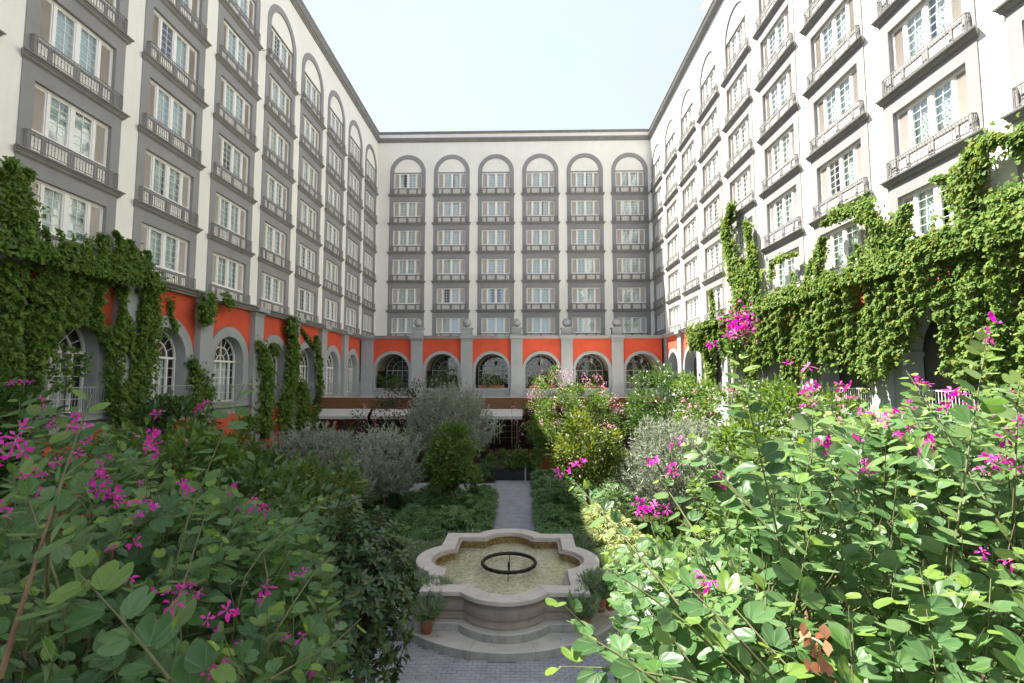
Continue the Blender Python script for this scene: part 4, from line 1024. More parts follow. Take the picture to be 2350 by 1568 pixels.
    for px, py, Y, n, s_ in ((480, 942, 3.9, 2, .05), (670, 1322, 2.6, 2, .045), (606, 1374, 2.4, 2, .045), (548, 1418, 2.3, 3, .045), (520, 1455, 2.3, 3, .045), (515, 1518, 2.2, 3, .045), (732, 1521, 2.4, 2, .04), (680, 1470, 2.4, 2, .035), (455, 1340, 2.6, 2, .04), (780, 1437, 2.7, 1, .035), (560, 1190, 3.4, 2, .035)):
        o.flower(at(px, py, Y), s_, n)
    o.finish()
foreground()

# dark glossy tree left of the fountain
def glossy_tree():
    c = np.array(at(825, 1330, 9.2)); root = plant('glossy_tree', (c[0], c[1], 0), 'dark glossy leaved small tree just left of the fountain', 'tree')
    org = np.array(root.location); rad = np.array([1.05, 1.15, 1.72]); P_, D_, N_, S_ = [], [], [], []; br = MB()
    cc = np.array([c[0], c[1], 2.28]); br.tube([(0, 0, 0), (.05, .02, 1.0), (0, 0, 2.3)], [.07, .06, .05], BARK, 8)
    for i in range(720):
        d = unit(rnd(1))[0]; d[2] = d[2]*.95; rr = (.45+.6*RNG.random()**.6); p = cc+d*rad*rr*(1+.12*math.sin(d[0]*5+d[2]*3))
        if p[2] < .35: continue
        ax = unit(d*.8+np.array([0, 0, .55])+RNG.normal(size=3)*.3)
        if i % 7 == 0: br.tube([np.array([0, 0, 1.7]), (p-org)*.55+np.array([0, 0, .6]), p-org], [.022, .012, .006], BARK, 4, False)
        for k in range(9):
            a = k*2.4; u = unit(np.cross(ax, [0.3, .1, 1])); v = np.cross(ax, u); tl = .35+.65*k/9
            dr = unit((u*math.cos(a)+v*math.sin(a))*1.0+ax*(.15+.55*k/9)+np.array([0, 0, -.25]))
            P_.append(p-ax*.10*(1-tl)); D_.append(dr); N_.append(unit(ax+dr*-.2+RNG.normal(size=3)*.15)); S_.append(.19*RNG.uniform(.75, 1.15)*(1-.3*k/9))
    br.build('branches', root, True)
    P_, D_, N_, S_ = map(np.array, (P_, D_, N_, S_)); order = np.argsort(P_[:, 1]-.5*P_[:, 2]); X, Y, Z = frames(D_, N_)
    tv, tf = T_OVAL; lm = fast_mesh('leaf', tv*np.array([.82, 1, 1]), tf, [L_MAG], np.full(len(tv), .5))
    for i in order[:300]:
        o = link('leaf', lm, root); p = P_[i]-org; sc = S_[i]
        o.matrix_basis = Matrix(((X[i][0]*sc, Y[i][0]*sc, Z[i][0]*sc, p[0]), (X[i][1]*sc, Y[i][1]*sc, Z[i][1]*sc, p[1]), (X[i][2]*sc, Y[i][2]*sc, Z[i][2]*sc, p[2]), (0, 0, 0, 1)))
    r_ = order[300:]; leaves('foliage', root, T_OVAL, P_[r_], D_[r_], N_[r_], S_[r_], L_MAG, .82, origin=org)
glossy_tree()

# ------------------------------------------------------------------ garden shrubs and trees
def grey_bush(c, rad, n, label, nclump=90, blade=.16, tree=False):
    root = plant('silver_shrub', (c[0], c[1], 0), label, 'shrub')
    c = np.array(c, float); rad = np.array(rad, float)
    limbs(root, (c[0], c[1], 0), c, rad, 14, .09)
    # upright sprigs covered with narrow leaves
    ns = n//14; d = unit(rnd(ns)); d[:, 2] = np.where(d[:, 2] < -.2, d[:, 2]*.6, d[:, 2]); rr = .55+.45*RNG.random(ns)**.5
    wob = 1+.15*np.sin(d[:, 0]*6+c[0])*np.cos(d[:, 2]*5)+.10*np.sin(d[:, 1]*9)
    b = c+d*rad*(rr*wob)[:, None]; ax = unit(d*.75+np.array([0, 0, 1.0])+rnd(ns)*.3); L = .30+.35*RNG.random(ns)
    own = np.repeat(np.arange(ns), 14); t = RNG.random(len(own)); Pp = b[own]+ax[own]*(t*L[own])[:, None]
    D = unit(ax[own]*.8+rnd(len(own))*.55); Nn = unit(rnd(len(own))+np.array([0, 0, .5]))
    tone = RNG.random(ns)[own]*.5+RNG.random(len(own))*.5; keep = Pp[:, 2] > .1
    leaves('foliage', root, T_STRIP, Pp[keep], D[keep], Nn[keep], (blade*(.7+.6*RNG.random(len(own))))[keep], L_GREY, 1.7, tone[keep], origin=root.location)
    return root
grey_bush((-8.6, 20.8, 1.9), (2.6, 2.0, 1.75), 26000, 'broad silver grey shrub left of the path, in shade before the awning')
grey_bush((-6.3, 22.6, 1.75), (1.5, 1.5, 1.75), 14000, 'rounded silver grey shrub beside the left cross path, right of the broad one')
grey_bush((-3.9, 26.6, 3.2), (2.1, 1.5, 2.2), 20000, 'tall silver grey olive like tree behind the round dark shrub', blade=.15)
grey_bush((6.2, 20.6, 2.1), (2.25, 2.0, 2.0), 26000, 'sunlit silver grey shrub right of the path behind the orchid wands')

def round_tree(c, rad, n, mat, label, size=.17, name='round_shrub', cat='shrub', T=T_OVAL, ncl=70, r0=.07, spread=.30, wid=1.0, th=.5, nl=12):
    root = plant(name, (c[0], c[1], 0), label, cat); limbs(root, (c[0], c[1], 0), c, rad, nl, r0, trunk_h=th)
    bush(root, c, rad, n, T, size, mat, ncl, spread, wid=wid); return root
round_tree((-3.05, 21.6, 2.55), (1.12, 1.1, 1.5), 6500, L_YEL if False else L_GRN, 'round dark green standard shrub left of the path, clear trunk over the bed', .16, ncl=75)
round_tree((2.6, 21.2, 2.9), (1.30, 1.2, 1.6), 6500, L_YEL, 'round yellow green standard shrub right of the path, in sun', .16, ncl=75)
def crape(c, rad, n, nb, label, leafm, seed_off=0):
    root = plant('crape_myrtle', (c[0], c[1], 0), label, 'flowering tree'); limbs(root, (c[0], c[1], 0), c, rad, 18, .08, trunk_h=.4)
    bush(root, c, rad, n, T_OVAL, .15, leafm, 110, .20, up=.5)
    c = np.array(c, float); rad = np.array(rad); k = nb; d = unit(rnd(k)); d[:, 2] = np.abs(d[:, 2])*1.1-.25; d = unit(d)
    pc = c+d*rad*(.92+.22*RNG.random(k))[:, None]; per = 16; own = np.repeat(np.arange(k), per)
    off = rnd(k*per)*np.array([.11, .11, .17]); Pp = pc[own]+off
    leaves('blossoms', root, T_DIA, Pp, rnd(k*per), rnd(k*per), .075*(.7+.6*RNG.random(k*per)), L_PINK, 1.8, (RNG.random(k)[own]*.4+RNG.random(k*per)*.6), origin=root.location)
crape((2.7, 32.0, 3.4), (3.1, 2.2, 2.9), 12000, 85, 'pink flowering crape myrtle in sun before the arcade, right of the path', L_GRN)
crape((-6.6, 33.2, 2.9), (4.1, 2.2, 3.0), 11000, 80, 'pink flowering crape myrtle with reddish leaves in shade before the canopy', L_CRA)
round_tree((9.0, 33.0, 3.6), (2.5, 2.2, 2.9), 9000, L_DGRN, 'dense dark green tree under the far right arcade arches', .2, 'evergreen_tree', 'tree', ncl=90, r0=.12)
# beds of palmate ground cover
def bed(label, reg, n, hmax, mat, size, T=T_PALM, name='palmate_bed', group='ground cover beds beside the path'):
    pts = [];
    for i in range(n):
        x, y, e = reg(); z = hmax*(.35+.65*min(1, e/.8))*(.75+.35*math.sin(x*2.3+y*1.1)*math.cos(y*1.7)+.0)*(1-.55*RNG.random()**2); pts.append((x, y, max(.10, z)))
    pts = np.array(pts); cx, cy = pts[:, 0].mean(), pts[:, 1].mean(); root = plant(name, (cx, cy, 0), label, 'ground cover', group)
    k = len(pts); D = unit(rnd(k)*np.array([1, 1, .3])+np.array([0, -.35, -.25])); Nn = unit(np.array([0, -.25, 1.0])+rnd(k)*.35)
    leaves('foliage', root, T, pts, D, Nn, size*(.7+.6*RNG.random(k)), mat, origin=root.location)
    m = MB(); org = np.array(root.location)
    for i in range(0, k, 9): m.tube([pts[i]*np.array([1, 1, 0])-org, pts[i]-org], .008, TWIG, 3, False)
    tag(m.build('stems', root), kind='stuff'); return root
def rect_reg(x0, x1, y0, y1, excl=4.0):
    def f():
        while True:
            x, y = uni(x0, x1), uni(y0, y1)
            if math.hypot(x-FX, y-FY) > excl: return x, y, min(x-x0, x1-x, y-y0, y1-y)+.12
    return f
bed('bed of deep green palmate plants left of the path behind the fountain', rect_reg(-5.0, -1.35, 17.0, 24.9), 3000, 1.25, L_BED, .26)
bed('bed of deep green palmate plants right of the path, shaded edge', rect_reg(.45, 2.6, 17.2, 30.0), 2200, 1.25, L_BED, .26)
bed('clump of cream and green variegated plants in sun right of the path', rect_reg(1.7, 4.2, 16.6, 20.2), 900, 1.35, L_VAR, .28, T_PALM, 'variegated_plant', None)
bed('low green bed at the far side of the left cross path', rect_reg(-9.0, -1.9, 29.6, 32.5), 2000, 1.1, L_DGRN, .22)
bed('dark green bed under the right round shrub and silver shrub', rect_reg(2.4, 8.5, 22.5, 30), 2600, 1.0, L_DGRN, .24)
bed('dark undergrowth along the left wall below the ivy', rect_reg(-14.8, -9.5, 13, 32), 3500, 1.6, L_DGRN, .26)
bed('green undergrowth below the silver shrubs at the cross path', rect_reg(-11, -5.05, 18.5, 25.5), 3200, .8, L_DGRN, .24)
bed('leafy undergrowth left of the fountain under the glossy tree', rect_reg(-9.5, -3.4, 9.5, 18, 5.8), 3000, 1.0, L_BED, .26)
bed('leafy undergrowth along the right arcade', rect_reg(6.0, 12.6, 9, 32), 4500, 1.5, L_GRN, .24)
bed('leafy undergrowth under the right orchid shrubs', rect_reg(3.2, 7.5, 8, 17.5, 5.0), 2200, .8, L_DGRN, .22)
bed('small green plants at the near left edge of the pavement', rect_reg(-4.2, -2.6, 6.0, 9.0), 700, .55, L_BED, .16)
# hedge in black troughs closing the path
for i, (x0, x1, lab) in enumerate(((-1.75, -.02, 'black trough planter at the far end of the path, left of the pale post'), (.12, .85, 'short black trough planter at the far end of the path, right of the pale post'))):
    e = empty('trough_planter', ((x0+x1)/2, 30.5, 0)); tag(e, lab, 'planter', 'black troughs at the path end')
    h = (x1-x0)/2; m = MB()
    m.bbox(-h, h, -.22, .22, .02, .62, BLACKP, .015); m.bbox(-h-.02, h+.02, -.24, .24, .60, .66, BLACKP, .01); m.build('trough', e)
    bush(e, ((x0+x1)/2, 30.6, 1.15), (h+.3, .5, .62), 1500, T_OVAL, .15, L_GRN, 24, .45, name='hedge')
m = MB(); m.box(-.04, .04, -.04, .04, 0, .95, STEP); m.box(-.055, .055, -.055, .055, .95, 1.0, STEP); po = m.build('post', None); po.location = (.05, 30.3, 0); tag(po, 'slim pale post between the two black troughs', 'post')
# low orange wall with grey coping, timber bar
lw = empty('low_wall', (4.6, 34.6, 0)); tag(lw, 'low orange garden wall with grey coping behind the right shrubs', 'wall')
m = MB(); m.box(-4.3, 6, -.15, .15, 0, .85, BRICKW); m.build('wall_body', lw)
for i in range(9):
    m = MB(); m.bbox(-4.35+i*1.16, -4.35+i*1.16+1.15, -.2, .2, .85, .93, COPING, .01); m.build('coping_stone', lw)
def table(x, y, lab):
    e = empty('dining_table', (x, y, 0)); tag(e, lab, 'table', 'dining tables under the canopy'); m = MB(); m.bbox(-.55, .55, -.4, .4, .71, .76, WOOD, .01); m.build('tabletop', e)
    for a in (-.46, .46):
        for b in (-.32, .32):
            m = MB(); m.box(a-.03, a+.03, b-.03, b+.03, 0, .71, WOOD); m.build('leg', e)
def chair(x, y, rz, lab):
    e = empty('dining_chair', (x, y, 0), rz); tag(e, lab, 'chair', 'dining chairs under the canopy')
    m = MB(); m.bbox(-.22, .22, -.22, .22, .42, .47, WOOD, .01); m.build('seat', e); m = MB()
    for z in (.58, .72, .86): m.box(-.2, .2, .19, .215, z, z+.07, WOOD)
    m.build('backrest', e)
    for a in (-.2, .2):
        m = MB(); m.box(a-.018, a+.018, -.21, -.175, 0, .42, WOOD); m.build('leg', e); m = MB(); m.box(a-.018, a+.018, .18, .216, 0, .95, WOOD); m.build('leg', e)
for x, lab in ((-2.9, 'brown dining table left of the garden door'), (-1.0, 'brown dining table in front of the garden door'), (.9, 'brown dining table right of the garden door')):
    table(x, 37.8, lab)
for x, rz, lab in ((-3.7, 1.6, 'brown dining chair at the left end of the left table'), (-1.9, 3.0, 'brown dining chair between the left and middle tables'), (-.1, 3.3, 'brown dining chair between the middle and right tables'), (1.75, -1.5, 'brown dining chair at the right end of the right table')):
    chair(x, 37.3, rz, lab)

# lavender
def lavender(root, c, rx, h, n):
    c = np.array(c, float); th = RNG.random(n)*6.283; rr = RNG.random(n)**.5; b = c+np.stack([np.cos(th)*rr*rx*.45, np.sin(th)*rr*rx*.45, np.zeros(n)], 1)
    d = unit(np.stack([np.cos(th)*rr*.75, np.sin(th)*rr*.75, np.ones(n)], 1)+rnd(n)*.14); L = h*(.55+.45*RNG.random(n))*(1-.18*rr)
    per = 7; own = np.repeat(np.arange(n), per); t = RNG.random(len(own)); Pp = b[own]+d[own]*(L[own]*t)[:, None]
    leaves('foliage', root, T_STRIP, Pp, unit(d[own]+rnd(len(own))*.38), rnd(len(own)), (.13+.05*RNG.random(len(own)))*h/.6, L_LAV, 1.0, origin=root.location)
    k = n//5; Pf = (b+d*L[:, None])[:k]; Pf = np.repeat(Pf, 3, 0)+rnd(3*k)*.012
    leaves('flower_spikes', root, T_DIA, Pf, unit(np.repeat(d[:k], 3, 0)+rnd(3*k)*.3), rnd(3*k), .055*h/.6, L_LAVF, 1.3, origin=root.location)
def pot(x, y, z, rad, h, lab, lh=.62, n=430, g='potted lavenders beside the fountain'):
    e = empty('lavender_pot', (x, y, z)); tag(e, lab, 'potted plant', g); m = MB()
    m.lathe([(rad*.66, 0), (rad*.9, h*.78), (rad*.93, h*.80), (rad*1.06, h*.80), (rad*1.08, h*.98), (rad*1.04, h), (rad*.92, h), (rad*.88, h*.90), (.001, h*.90)], (0, 0, 0), TERRA, 24); m.build('pot', e, True)
    m = MB(); m.lathe([(rad*.86, h*.88), (.001, h*.905)], (0, 0, 0), SOIL, 16); m.build('soil', e)
    lavender(e, (x, y, z+h*.88), rad*2.0, lh, n)
def pots():
    for px, py, z, rad, h, lh, lab in ((980, 1452, .20, .17, .34, .62, 'terracotta lavender pot on the lower step, front left of the fountain'), (948, 1402, .385, .18, .36, .62, 'terracotta lavender pot on the upper step at the left, behind the front one'),
                                       (1004, 1400, .385, .17, .32, .50, 'terracotta lavender pot tucked against the basin on the left'), (1340, 1446, .20, .17, .34, .62, 'terracotta lavender pot on the lower step, front right of the fountain'),
                                       (1378, 1402, .385, .18, .38, .66, 'terracotta lavender pot on the upper step at the right of the basin'), (1402, 1398, .385, .17, .36, .60, 'terracotta lavender pot rightmost beside the fountain, under the orchid leaves')):
        d = _fw*_f+_rt*(px-1176)-_up*(py-784); t = (z-EYE)/d[2]; pot(d[0]*t, d[1]*t+.0, z, rad, h, lab, lh)
pots()
for x, y, r_, h, lab in ((-2.1, 17.3, .75, .62, 'lavender clump behind the left corner of the basin'), (-3.1, 16.2, .7, .6, 'lavender clump left of the basin beside the pavement edge'), (1.6, 17.4, .7, .6, 'lavender clump behind the right corner of the basin'), (2.75, 15.8, .6, .6, 'lavender clump right of the basin in sun')):
    e = plant('lavender', (x, y, 0), lab, 'lavender'); lavender(e, (x, y, 0), r_*1.5, h+.25, 700)
for x, y, lab in ((-1.15, 17.7, 'small coral pink flowers at the left of the path mouth'), (.85, 17.8, 'small pink flowers at the right of the path mouth'), (-2.55, 8.3, 'small red flowers at the near pavement edge')):
    e = plant('bedding_flowers', (x, y, 0), lab, 'flowers'); k = 260; th = RNG.random(k)*6.28; rr = RNG.random(k)**.5*.4; Pp = np.stack([x+np.cos(th)*rr, y+np.sin(th)*rr*.6, .12+.28*RNG.random(k)], 1)
    leaves('foliage', e, T_OVAL, Pp, rnd(k)+np.array([0, 0, .6]), rnd(k)+np.array([0, 0, 1]), .09, L_GRN, origin=e.location)
    Pq = Pp[:90]+np.array([0, 0, .14]); leaves('blossoms', e, T_DIA, Pq, rnd(90), rnd(90)+np.array([0, 0, 1]), .07, L_PINK, 1.8, origin=e.location)
k = 60; th = RNG.random(k)*6.283; rr = RNG.uniform(2.75, 4.2, k); zz = np.where(rr < 3.1, .212, .035)
g0 = leaves('leaf_litter', None, T_OVAL, np.stack([FX+rr*np.cos(th), FY+rr*np.sin(th), zz], 1), rnd(k)*np.array([1, 1, .08]), rnd(k)*.15+np.array([0, 0, 1]), .07, L_DRY, 1.2)
# lawn glimpse on the right
lawn = sheet('lawn', [(3.0, 18.2), (9.5, 18.2), (9.5, 23.5), (3.0, 23.5)], .02, SOIL)
k = 9000; Pp = np.stack([RNG.uniform(3, 9.5, k), RNG.uniform(18.2, 23.5, k), np.full(k, .02)], 1)
g = leaves('grass', None, T_STRIP, Pp, rnd(k)*.35+np.array([0, 0, 1]), rnd(k), .10, L_GRASS, 2.2)

# mid-ground shrubs on both sides
def mid(c, rad, n, mat, label, size=.2, pink=0, T=T_OVAL):
    root = round_tree(c, rad, n, mat, label, size, 'garden_shrub', 'shrub', T, 80, .08, .27)
    if pink:
        c = np.array(c, float); d = unit(rnd(pink)); d[:, 2] = np.abs(d[:, 2]); d[:, 1] = -np.abs(d[:, 1]); own = np.repeat(np.arange(pink), 8); pc = c+d*np.array(rad)*1.02
        leaves('blossoms', root, T_DIA, pc[own]+rnd(len(own))*.06, rnd(len(own)), rnd(len(own)), .10, L_PINK, 1.6, origin=root.location)
mid((-13.9, 12.4, 3.7), (1.2, 1.2, 2.4), 5500, L_DGRN, 'tall large leaved dark shrub at the left edge before the ivy', .30, 0, T_LONG)
mid((-11.2, 15.9, 3.0), (1.7, 1.5, 2.25), 5200, L_DGRN, 'dark rambling shrub below the first arched window on the left', .22, 8)
mid((-10.9, 19.6, 2.1), (1.7, 1.5, 1.75), 4500, L_GRN, 'mid green shrub below the second arched window on the left', .2, 4)
mid((-6.6, 15.6, 1.9), (1.5, 1.5, 1.6), 3500, L_GRN, 'small mid green shrub between the orchid leaves and the silver shrub', .2)
mid((-8.6, 12.2, 2.9), (1.7, 1.5, 2.0), 4500, L_GRN, 'mid green shrub rising behind the left orchid shrubs before the orange base panel', .2, 6)
mid((-6.2, 10.8, 2.2), (1.9, 1.6, 1.9), 4200, L_DGRN, 'dark shrub behind the left orchid shrubs', .22)
mid((7.6, 14.8, 3.0), (2.3, 2.0, 2.3), 5500, L_GRN, 'bright green shrub behind the right orchid wands', .2, 10)
mid((10.2, 19.0, 3.5), (2.2, 2.2, 2.3), 5500, L_GRN, 'pink flecked green shrub before the ivy clad arches', .2, 20)
mid((9.6, 26.2, 3.2), (2.0, 2.4, 2.6), 5500, L_GRN, 'loose green shrub with pink flowers near the right arcade corner', .2, 28)
mid((10.8, 11.6, 3.4), (2.0, 2.0, 2.0), 5000, L_GRN, 'green rose bush at the right under the dark arch', .2, 14)
mid((4.6, 9.6, 1.7), (1.9, 1.5, 1.7), 4200, L_DGRN, 'dark green shrub beside the fountain behind the right orchid leaves', .2)
bg_ = plant('bougainvillea', (8.2, 21.5, 0), 'violet bougainvillea sprig reaching up in front of the ivy corner', 'climbing shrub')
c = at(1700, 745, 20.5); k = 220; Pp = c+rnd(k)*np.array([.28, .2, .34]); leaves('blossoms', bg_, T_DIA, Pp, rnd(k), rnd(k), .13, L_MAGE, 1.7, origin=bg_.location)
m = MB(); cl = np.array(c)-np.array(bg_.location); m.tube([(0, 0, 0), (cl[0]*.6-.2, cl[1]*.5, 3.6), (cl[0], cl[1], cl[2])], [.05, .03, .012], BARK, 6); m.build('stem', bg_, True)
bush(bg_, (c[0]-.1, c[1], c[2]-.9), (.5, .45, 1.0), 900, T_OVAL, .17, L_GRN, 20, .4)

# plants and lanterns in the far arcade
for k, X in enumerate([-12.47, -7.77, -3.07, 1.63, 6.33]):
    lab = ('dark leafy planting box on the parapet of the first arch from the left', 'dark leafy planting box on the parapet of the second arch from the left', 'pair of light green pots on the parapet of the third arch', 'small pot plants on the parapet of the fourth arch', 'yellow and red flower box on the parapet of the fifth arch')[k]
    e = empty('planter_box', (X, 47.1, 5.18)); tag(e, lab, 'planter', 'planters on the far arcade parapet'); m = MB(); m.bbox(-1.2, 1.2, -.16, .16, 0, .28, TERRA if k > 1 else BLACKP, .01); m.build('box', e)
    bush(e, (X, 47.05, 5.78 if k < 2 else 5.85), (1.3, .3, .52), 900 if k < 2 else 420, T_OVAL, .2, L_DGRN if k < 2 else L_YEL, 16, .5)
    if k > 2: Pp = np.array([X, 47.0, 5.7])+rnd(60)*np.array([.6, .15, .18]); leaves('blossoms', e, T_DIA, Pp, rnd(60), rnd(60), .12, L_PINK, 1.8, origin=e.location)
m = MB(); m.tube([(0, 0, .0), (0, 0, -.35)], .015, IRON, 4); m.lathe([(.01, -.33), (.16, -.45), (.17, -.48), (.13, -.80), (.05, -.88)], (0, 0, 0), IRON, 6); LM = m.mesh('lantern')
for X, lab in ((-3.07, 'black hanging lantern in the third arch of the far arcade'), (1.63, 'black hanging lantern in the fourth arch of the far arcade'), (6.33, 'black hanging lantern in the fifth arch of the far arcade'), (11.03, 'black hanging lantern in the sixth arch of the far arcade')):
    o = link('lantern', LM, None, (X, 47.4, 8.37)); tag(o, lab, 'lantern', 'lanterns in the far arcade')

# ------------------------------------------------------------------ ivy
def ivy(name, label, root_loc, samples, out, mat, size, strands=None):
    """samples: (u along wall, z, thickness); out maps (u, v, z) to the world."""
    root = plant(name, root_loc, label, 'ivy'); S = np.array(samples); n = len(S)
    Pp = np.array([out(u, v, z) for u, z, v in S]); o0, o1 = np.array(out(0, 0, 0)), np.array(out(0, 1, 0)); nrm = o1-o0
    D = unit(np.array([0, 0, -1.0])+rnd(n)*.55+nrm*.35); Nn = unit(nrm*1.0+np.array([0, 0, .55])+rnd(n)*.42)
    tn = (np.sin(S[:, 0]*1.9+S[:, 1]*1.3)*.5+.5)*.3+RNG.random(n)*.7
    leaves('foliage', root, T_IVY, Pp, D, Nn, size*(.65+.7*RNG.random(n)), mat, 1.15, tn, origin=root.location)
    if strands:
        m = MB()
        for pts in strands: m.tube([np.array(out(u, v, z))-np.array(root_loc) for u, z, v in pts], .022, BARK, 4, False)
        m.build('stems', root)
    return root
_ph = RNG.uniform(0, 6.28, 40)
def vn(u, z):  # smooth noise for thickness
    return (math.sin(u*1.3+_ph[0])*math.cos(z*.9+_ph[1])+.7*math.sin(u*2.9+z*.6+_ph[2])+.5*math.sin(u*5.3-z*.7+_ph[3])+.4*math.cos(u*8.1+z*1.1+_ph[4])+.35*math.sin(z*3.1+u*1.7+_ph[5])+1.1*math.sin(u*6.4+.8*math.sin(z*.7+u)+_ph[11])+.6*math.sin(u*11.7+.5*math.sin(z*1.1)+_ph[12]))/3.2
def lo_edge(u, knots, ragged=.7):
    y = np.interp(u, [k[0] for k in knots], [k[1] for k in knots]); return y+ragged*(math.sin(u*4.1+_ph[6])*.5+math.sin(u*9.7+_ph[7])*.35+math.sin(u*17+_ph[8])*.2)
def curtain_samples(u0, u1, top, bot, n, tmin, tmax, gap=-.62, ragt=.3, ragb=.7, holes=(), ledge=.72):
    S = []; tries = 0
    while len(S) < n and tries < n*12:
        tries += 1
        u = uni(u0, u1); zt = lo_edge(u, top, ragt); zb = lo_edge(u+3.3, [(a+3.3, b) for a, b in bot], ragb)
        if zt <= zb: continue
        z = uni(zb, zt); v = vn(u, z)
        if any(((u-hu)/hr)**2+((z-hz)/hh)**2 < 1 for hu, hz, hr, hh in holes): continue
        if v < gap and random.random() < .85: continue
        th = tmin+(tmax-tmin)*max(0, min(1, .5+.42*v+.16*math.sin(u*13+z*5+_ph[9])*math.sin(z*9-u*4+_ph[10]))); th *= .55+.45*min(1, (zt-z)/.5+.2)
        th *= 1-.45*random.random()**2
        if 9.55 < z < 10.5: th = max(th, ledge+random.random()*.28)
        S.append((u, z, th))
    return S
def trailers(u0, u1, edge, n, down, v0, v1, L=(.5, 1.6)):
    """thin shoots that hang below (or reach above) the edge of the leafy mass."""
    S = []
    for i in range(n):
        u = uni(u0, u1); z = np.interp(u, [k[0] for k in edge], [k[1] for k in edge]); l = uni(*L); s = -1 if down else 1; du = uni(-.35, .35)
        S += vine([(u, z-s*.3), (u+du*.5, z+s*l*.5), (u+du, z+s*l)], .16, int(46*l), v0, v1)
    return S
def vine(pts, width, n, t0=.05, t1=.25):
    n = int(n*1.45)
    S = []; P_ = np.array(pts, float); seg = np.linalg.norm(np.diff(P_, axis=0), axis=1); cum = np.concatenate([[0], np.cumsum(seg)])
    for i in range(n):
        s = random.random()**.9*cum[-1]; k = min(np.searchsorted(cum, s, 'right')-1, len(seg)-1); f = (s-cum[k])/seg[k]; q = P_[k]*(1-f)+P_[k+1]*f
        wd = width*(1-.6*s/cum[-1])*(.7+.5*math.sin(s*4+pts[0][0])); S.append((q[0]+random.gauss(0, wd*.5), q[1]+random.gauss(0, wd*.45), uni(t0, t1)))
    return S
LO = lambda u, v, z: (XL+.15+v, u, z)
RO = lambda u, v, z: (XR-.22-v, u, z)

def onx(px, py, X):
    d = _fw*_f+_rt*(px-1176)-_up*(py-784); t = X/d[0]; return d[1]*t, d[2]*t+EYE
LWP = lambda *a: [onx(x, y, XL+.35) for x, y in a]
RWP = lambda *a: [onx(x, y, XR-.45) for x, y in a]
ext = lambda k, a, b: [a]+sorted(k)+[b]
# left wall
topL = ext(LWP((0, 545), (60, 560), (110, 560), (160, 575), (230, 600), (300, 612), (338, 640)), (7, 11.4), (20.6, 9.6))
SL = curtain_samples(7.0, onx(338, 700, XL+.35)[0], topL, [(7, 1.0), (12, 2.0), (15, 4.6), (15.6, 7.0), (16.6, 7.8), (17.5, 6.2), (18.2, 4.2), (19.3, 4.6), (20.6, 6.6)], 48000, .18, .85, gap=-.42, holes=[(16.6, 6.0, 1.3, 1.9), (17.7, 8.7, .45, .8), (19.75, 7.7, .35, 1.0), (18.8, 9.0, .3, .5), (18.5, 6.4, .35, .7)])
SL += curtain_samples(7.0, 15.4, [(7, 8), (15.4, 6.4)], [(7, .6), (15.4, 1.0)], 8000, .2, .8)
SL += vine(LWP((55, 570), (50, 500), (35, 430), (22, 372)), .75, 2200, .08, .4)+vine(LWP((45, 440), (15, 400), (0, 385)), .35, 420)+vine(LWP((50, 520), (10, 495), (0, 480)), .4, 420)+vine(LWP((45, 405), (75, 395)), .35, 380)+vine(LWP((60, 560), (80, 520), (78, 490)), .45, 420)
SL += vine(LWP((238, 600), (240, 560), (238, 540)), .35, 420, .05, .3)+vine(LWP((285, 600), (290, 570), (268, 530)), .32, 320)+vine(LWP((305, 610), (312, 575), (300, 550)), .35, 380)+vine(LWP((320, 620), (345, 590), (340, 575)), .4, 380)
SL += vine(LWP((345, 640), (350, 700), (345, 760), (340, 830)), .9, 1700, .1, .4)+vine(LWP((400, 690), (395, 720), (410, 760)), .35, 240, .05, .2)
SL += vine(LWP((465, 675), (460, 700), (455, 740)), .8, 900, .35, .8)+vine(LWP((500, 680), (520, 695)), .5, 280, .35, .6)+vine(LWP((470, 910), (450, 860), (440, 830)), .9, 1100, .1, .4)+vine(LWP((445, 840), (470, 870), (490, 860)), .4, 260)+vine(LWP((440, 930), (470, 900)), 1.2, 900, .1, .5)
SL += trailers(13.5, 20.2, topL, 22, False, .03, .2, (.3, 1.0))+trailers(15.2, 20.4, [(15.2, 7), (17.5, 6.6), (18.5, 5), (20.4, 7)], 16, True, .2, .6, (.4, 1.3))
ivy('ivy', 'ivy hanging from the left wing around its near arched window', (XL+.2, 14, 0), SL, LO, L_IVYL, .105, [[(14.8, 1, .1), (14.7, 6, .12), (14.6, 12, .1)], [(17.8, 9.5, .2), (18.1, 7.5, .25), (18.2, 5, .2)]])
S2 = vine(LWP((600, 1000), (600, 930), (605, 860), (588, 790)), 1.1, 2600, .25, .7)+vine(LWP((650, 980), (655, 900), (668, 830), (662, 735)), 1.2, 3200, .25, .7)+vine(LWP((680, 1000), (690, 930), (680, 880)), 1.4, 1800, .3, .8)+vine(LWP((625, 790), (640, 810)), .5, 260)
ivy('ivy', 'ivy climbing the pilasters either side of the fourth arched window on the left', (XL+.2, 29, 0), S2, LO, L_IVYL, .14, [[(27.5, 0, .2), (27.5, 6, .35)], [(30.3, 0, .2), (31.2, 5, .3)]])
S3 = vine(LWP((726, 960), (728, 900), (726, 830), (718, 770)), .75, 1300, .3, .6)+vine(LWP((695, 755), (710, 780), (722, 800)), .3, 240)+vine(LWP((715, 990), (720, 950)), 1.4, 1000, .3, .8)
ivy('ivy', 'thin ivy strand climbing the left wall beside the canopy end', (XL+.2, 36.8, 0), S3, LO, L_IVYL, .14, [[(36.9, 0, .2), (36.9, 6, .35)]])
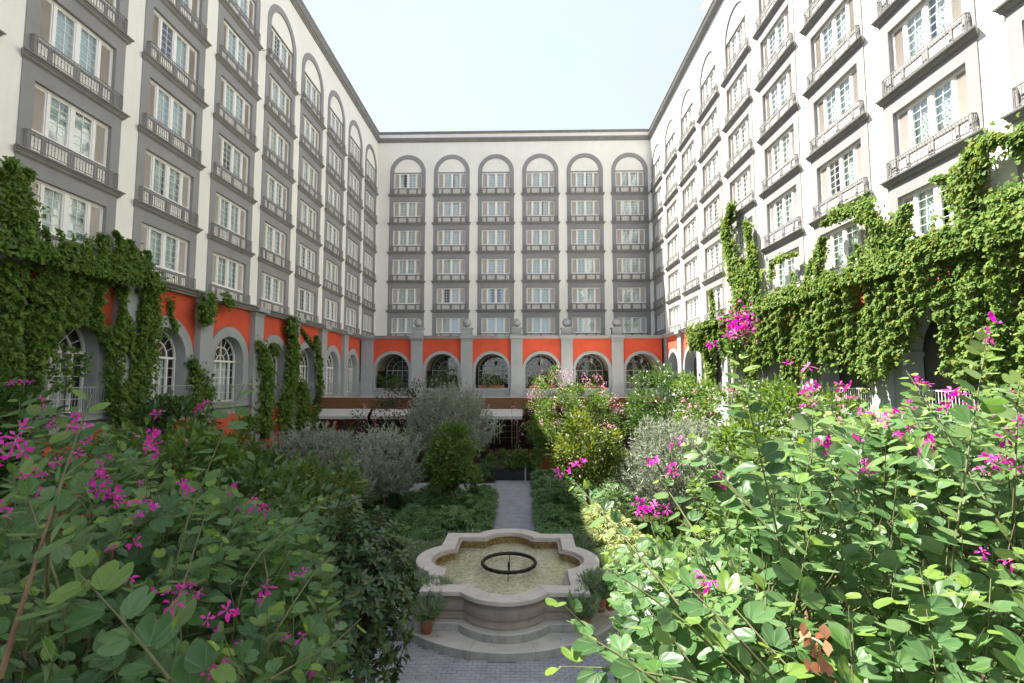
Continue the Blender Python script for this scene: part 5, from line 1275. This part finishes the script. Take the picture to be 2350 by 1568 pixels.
# right wall
topR = ext(RWP((2350, 500), (2270, 520), (2200, 520), (2150, 560), (2050, 590), (1990, 615), (1900, 640), (1840, 660), (1760, 700), (1700, 728), (1640, 745), (1590, 755)), (6, 13.2), (37, 10.2))
botR = ext(RWP((1590, 770), (1625, 800), (1665, 785), (1700, 820), (1760, 850), (1790, 800), (1830, 825), (1880, 850), (1910, 800), (1950, 800), (2010, 850), (2070, 830), (2095, 800), (2120, 730), (2165, 700), (2195, 760), (2220, 850), (2260, 870), (2340, 920)), (6, 4.0), (37, 9.2))
SR = curtain_samples(6.0, 36.5, topR, botR, 105000, .25, 1.1, gap=-.62, ledge=.62)
SR += vine(RWP((2230, 540), (2225, 460), (2215, 420), (2240, 350)), .75, 2600, .1, .5)+vine(RWP((2245, 345), (2290, 315), (2350, 320)), .42, 900, .1, .4)+vine(RWP((2215, 370), (2180, 400), (2140, 412)), .30, 420)+vine(RWP((2250, 360), (2262, 400)), .4, 420, .2, .5)
SR += vine(RWP((2070, 570), (2065, 520), (2085, 470)), .6, 900, .1, .4)+vine(RWP((2300, 520), (2320, 470), (2350, 440)), .8, 1300, .1, .5)+vine(RWP((2340, 330), (2350, 300)), .5, 500)+vine(RWP((2335, 480), (2310, 440), (2270, 460)), .5, 600)
SR += vine(RWP((2035, 590), (2030, 530), (1995, 478), (1930, 490), (1900, 515)), .62, 2300, .15, .55)+vine(RWP((1880, 650), (1880, 600), (1890, 545)), .6, 900, .1, .4)+vine(RWP((1850, 640), (1862, 600)), .55, 500)+vine(RWP((1770, 640), (1772, 605), (1800, 588), (1830, 582)), .32, 620, .1, .35)+vine(RWP((2010, 610), (2005, 560)), .7, 800)
SR += trailers(13.2, 33, topR, 46, False, .05, .25, (.3, 1.1))+trailers(13.2, 36, botR, 34, True, .3, .9, (.3, 1.0))
ivy('ivy', 'thick sunlit ivy curtain over the right arcade with yellowing tips', (XR-.3, 18, 0), SR, RO, L_IVYR, .105, [[(13.9, 9, .2), (13.8, 13, .15)], [(18.1, 9, .2), (18.2, 12.3, .12)]])
S4 = vine(RWP((1690, 735), (1705, 670), (1680, 590), (1668, 540), (1682, 470)), 1.15, 3600, .1, .5)+vine(RWP((1735, 690), (1728, 610), (1722, 560), (1715, 515)), .75, 1500, .1, .35)+vine(RWP((1680, 640), (1700, 625), (1725, 615)), .7, 900, .1, .4)+vine(RWP((1632, 745), (1634, 700), (1628, 665)), .5, 560)
ivy('ivy', 'narrow ivy strands climbing three storeys around one right hand window bay', (XR-.3, 31.5, 0), S4, RO, L_IVYR, .15, [[(32.8, 10, .1), (32.3, 18, .1)]])
S5 = vine(RWP((1590, 760), (1592, 800)), .9, 700, .1, .5)+vine(RWP((1625, 770), (1632, 830), (1640, 880)), .9, 1300, .1, .6)
ivy('ivy', 'ivy fringe hanging beside the last orange panels of the right arcade', (XR-.3, 35, 0), S5, RO, L_IVYR, .15)
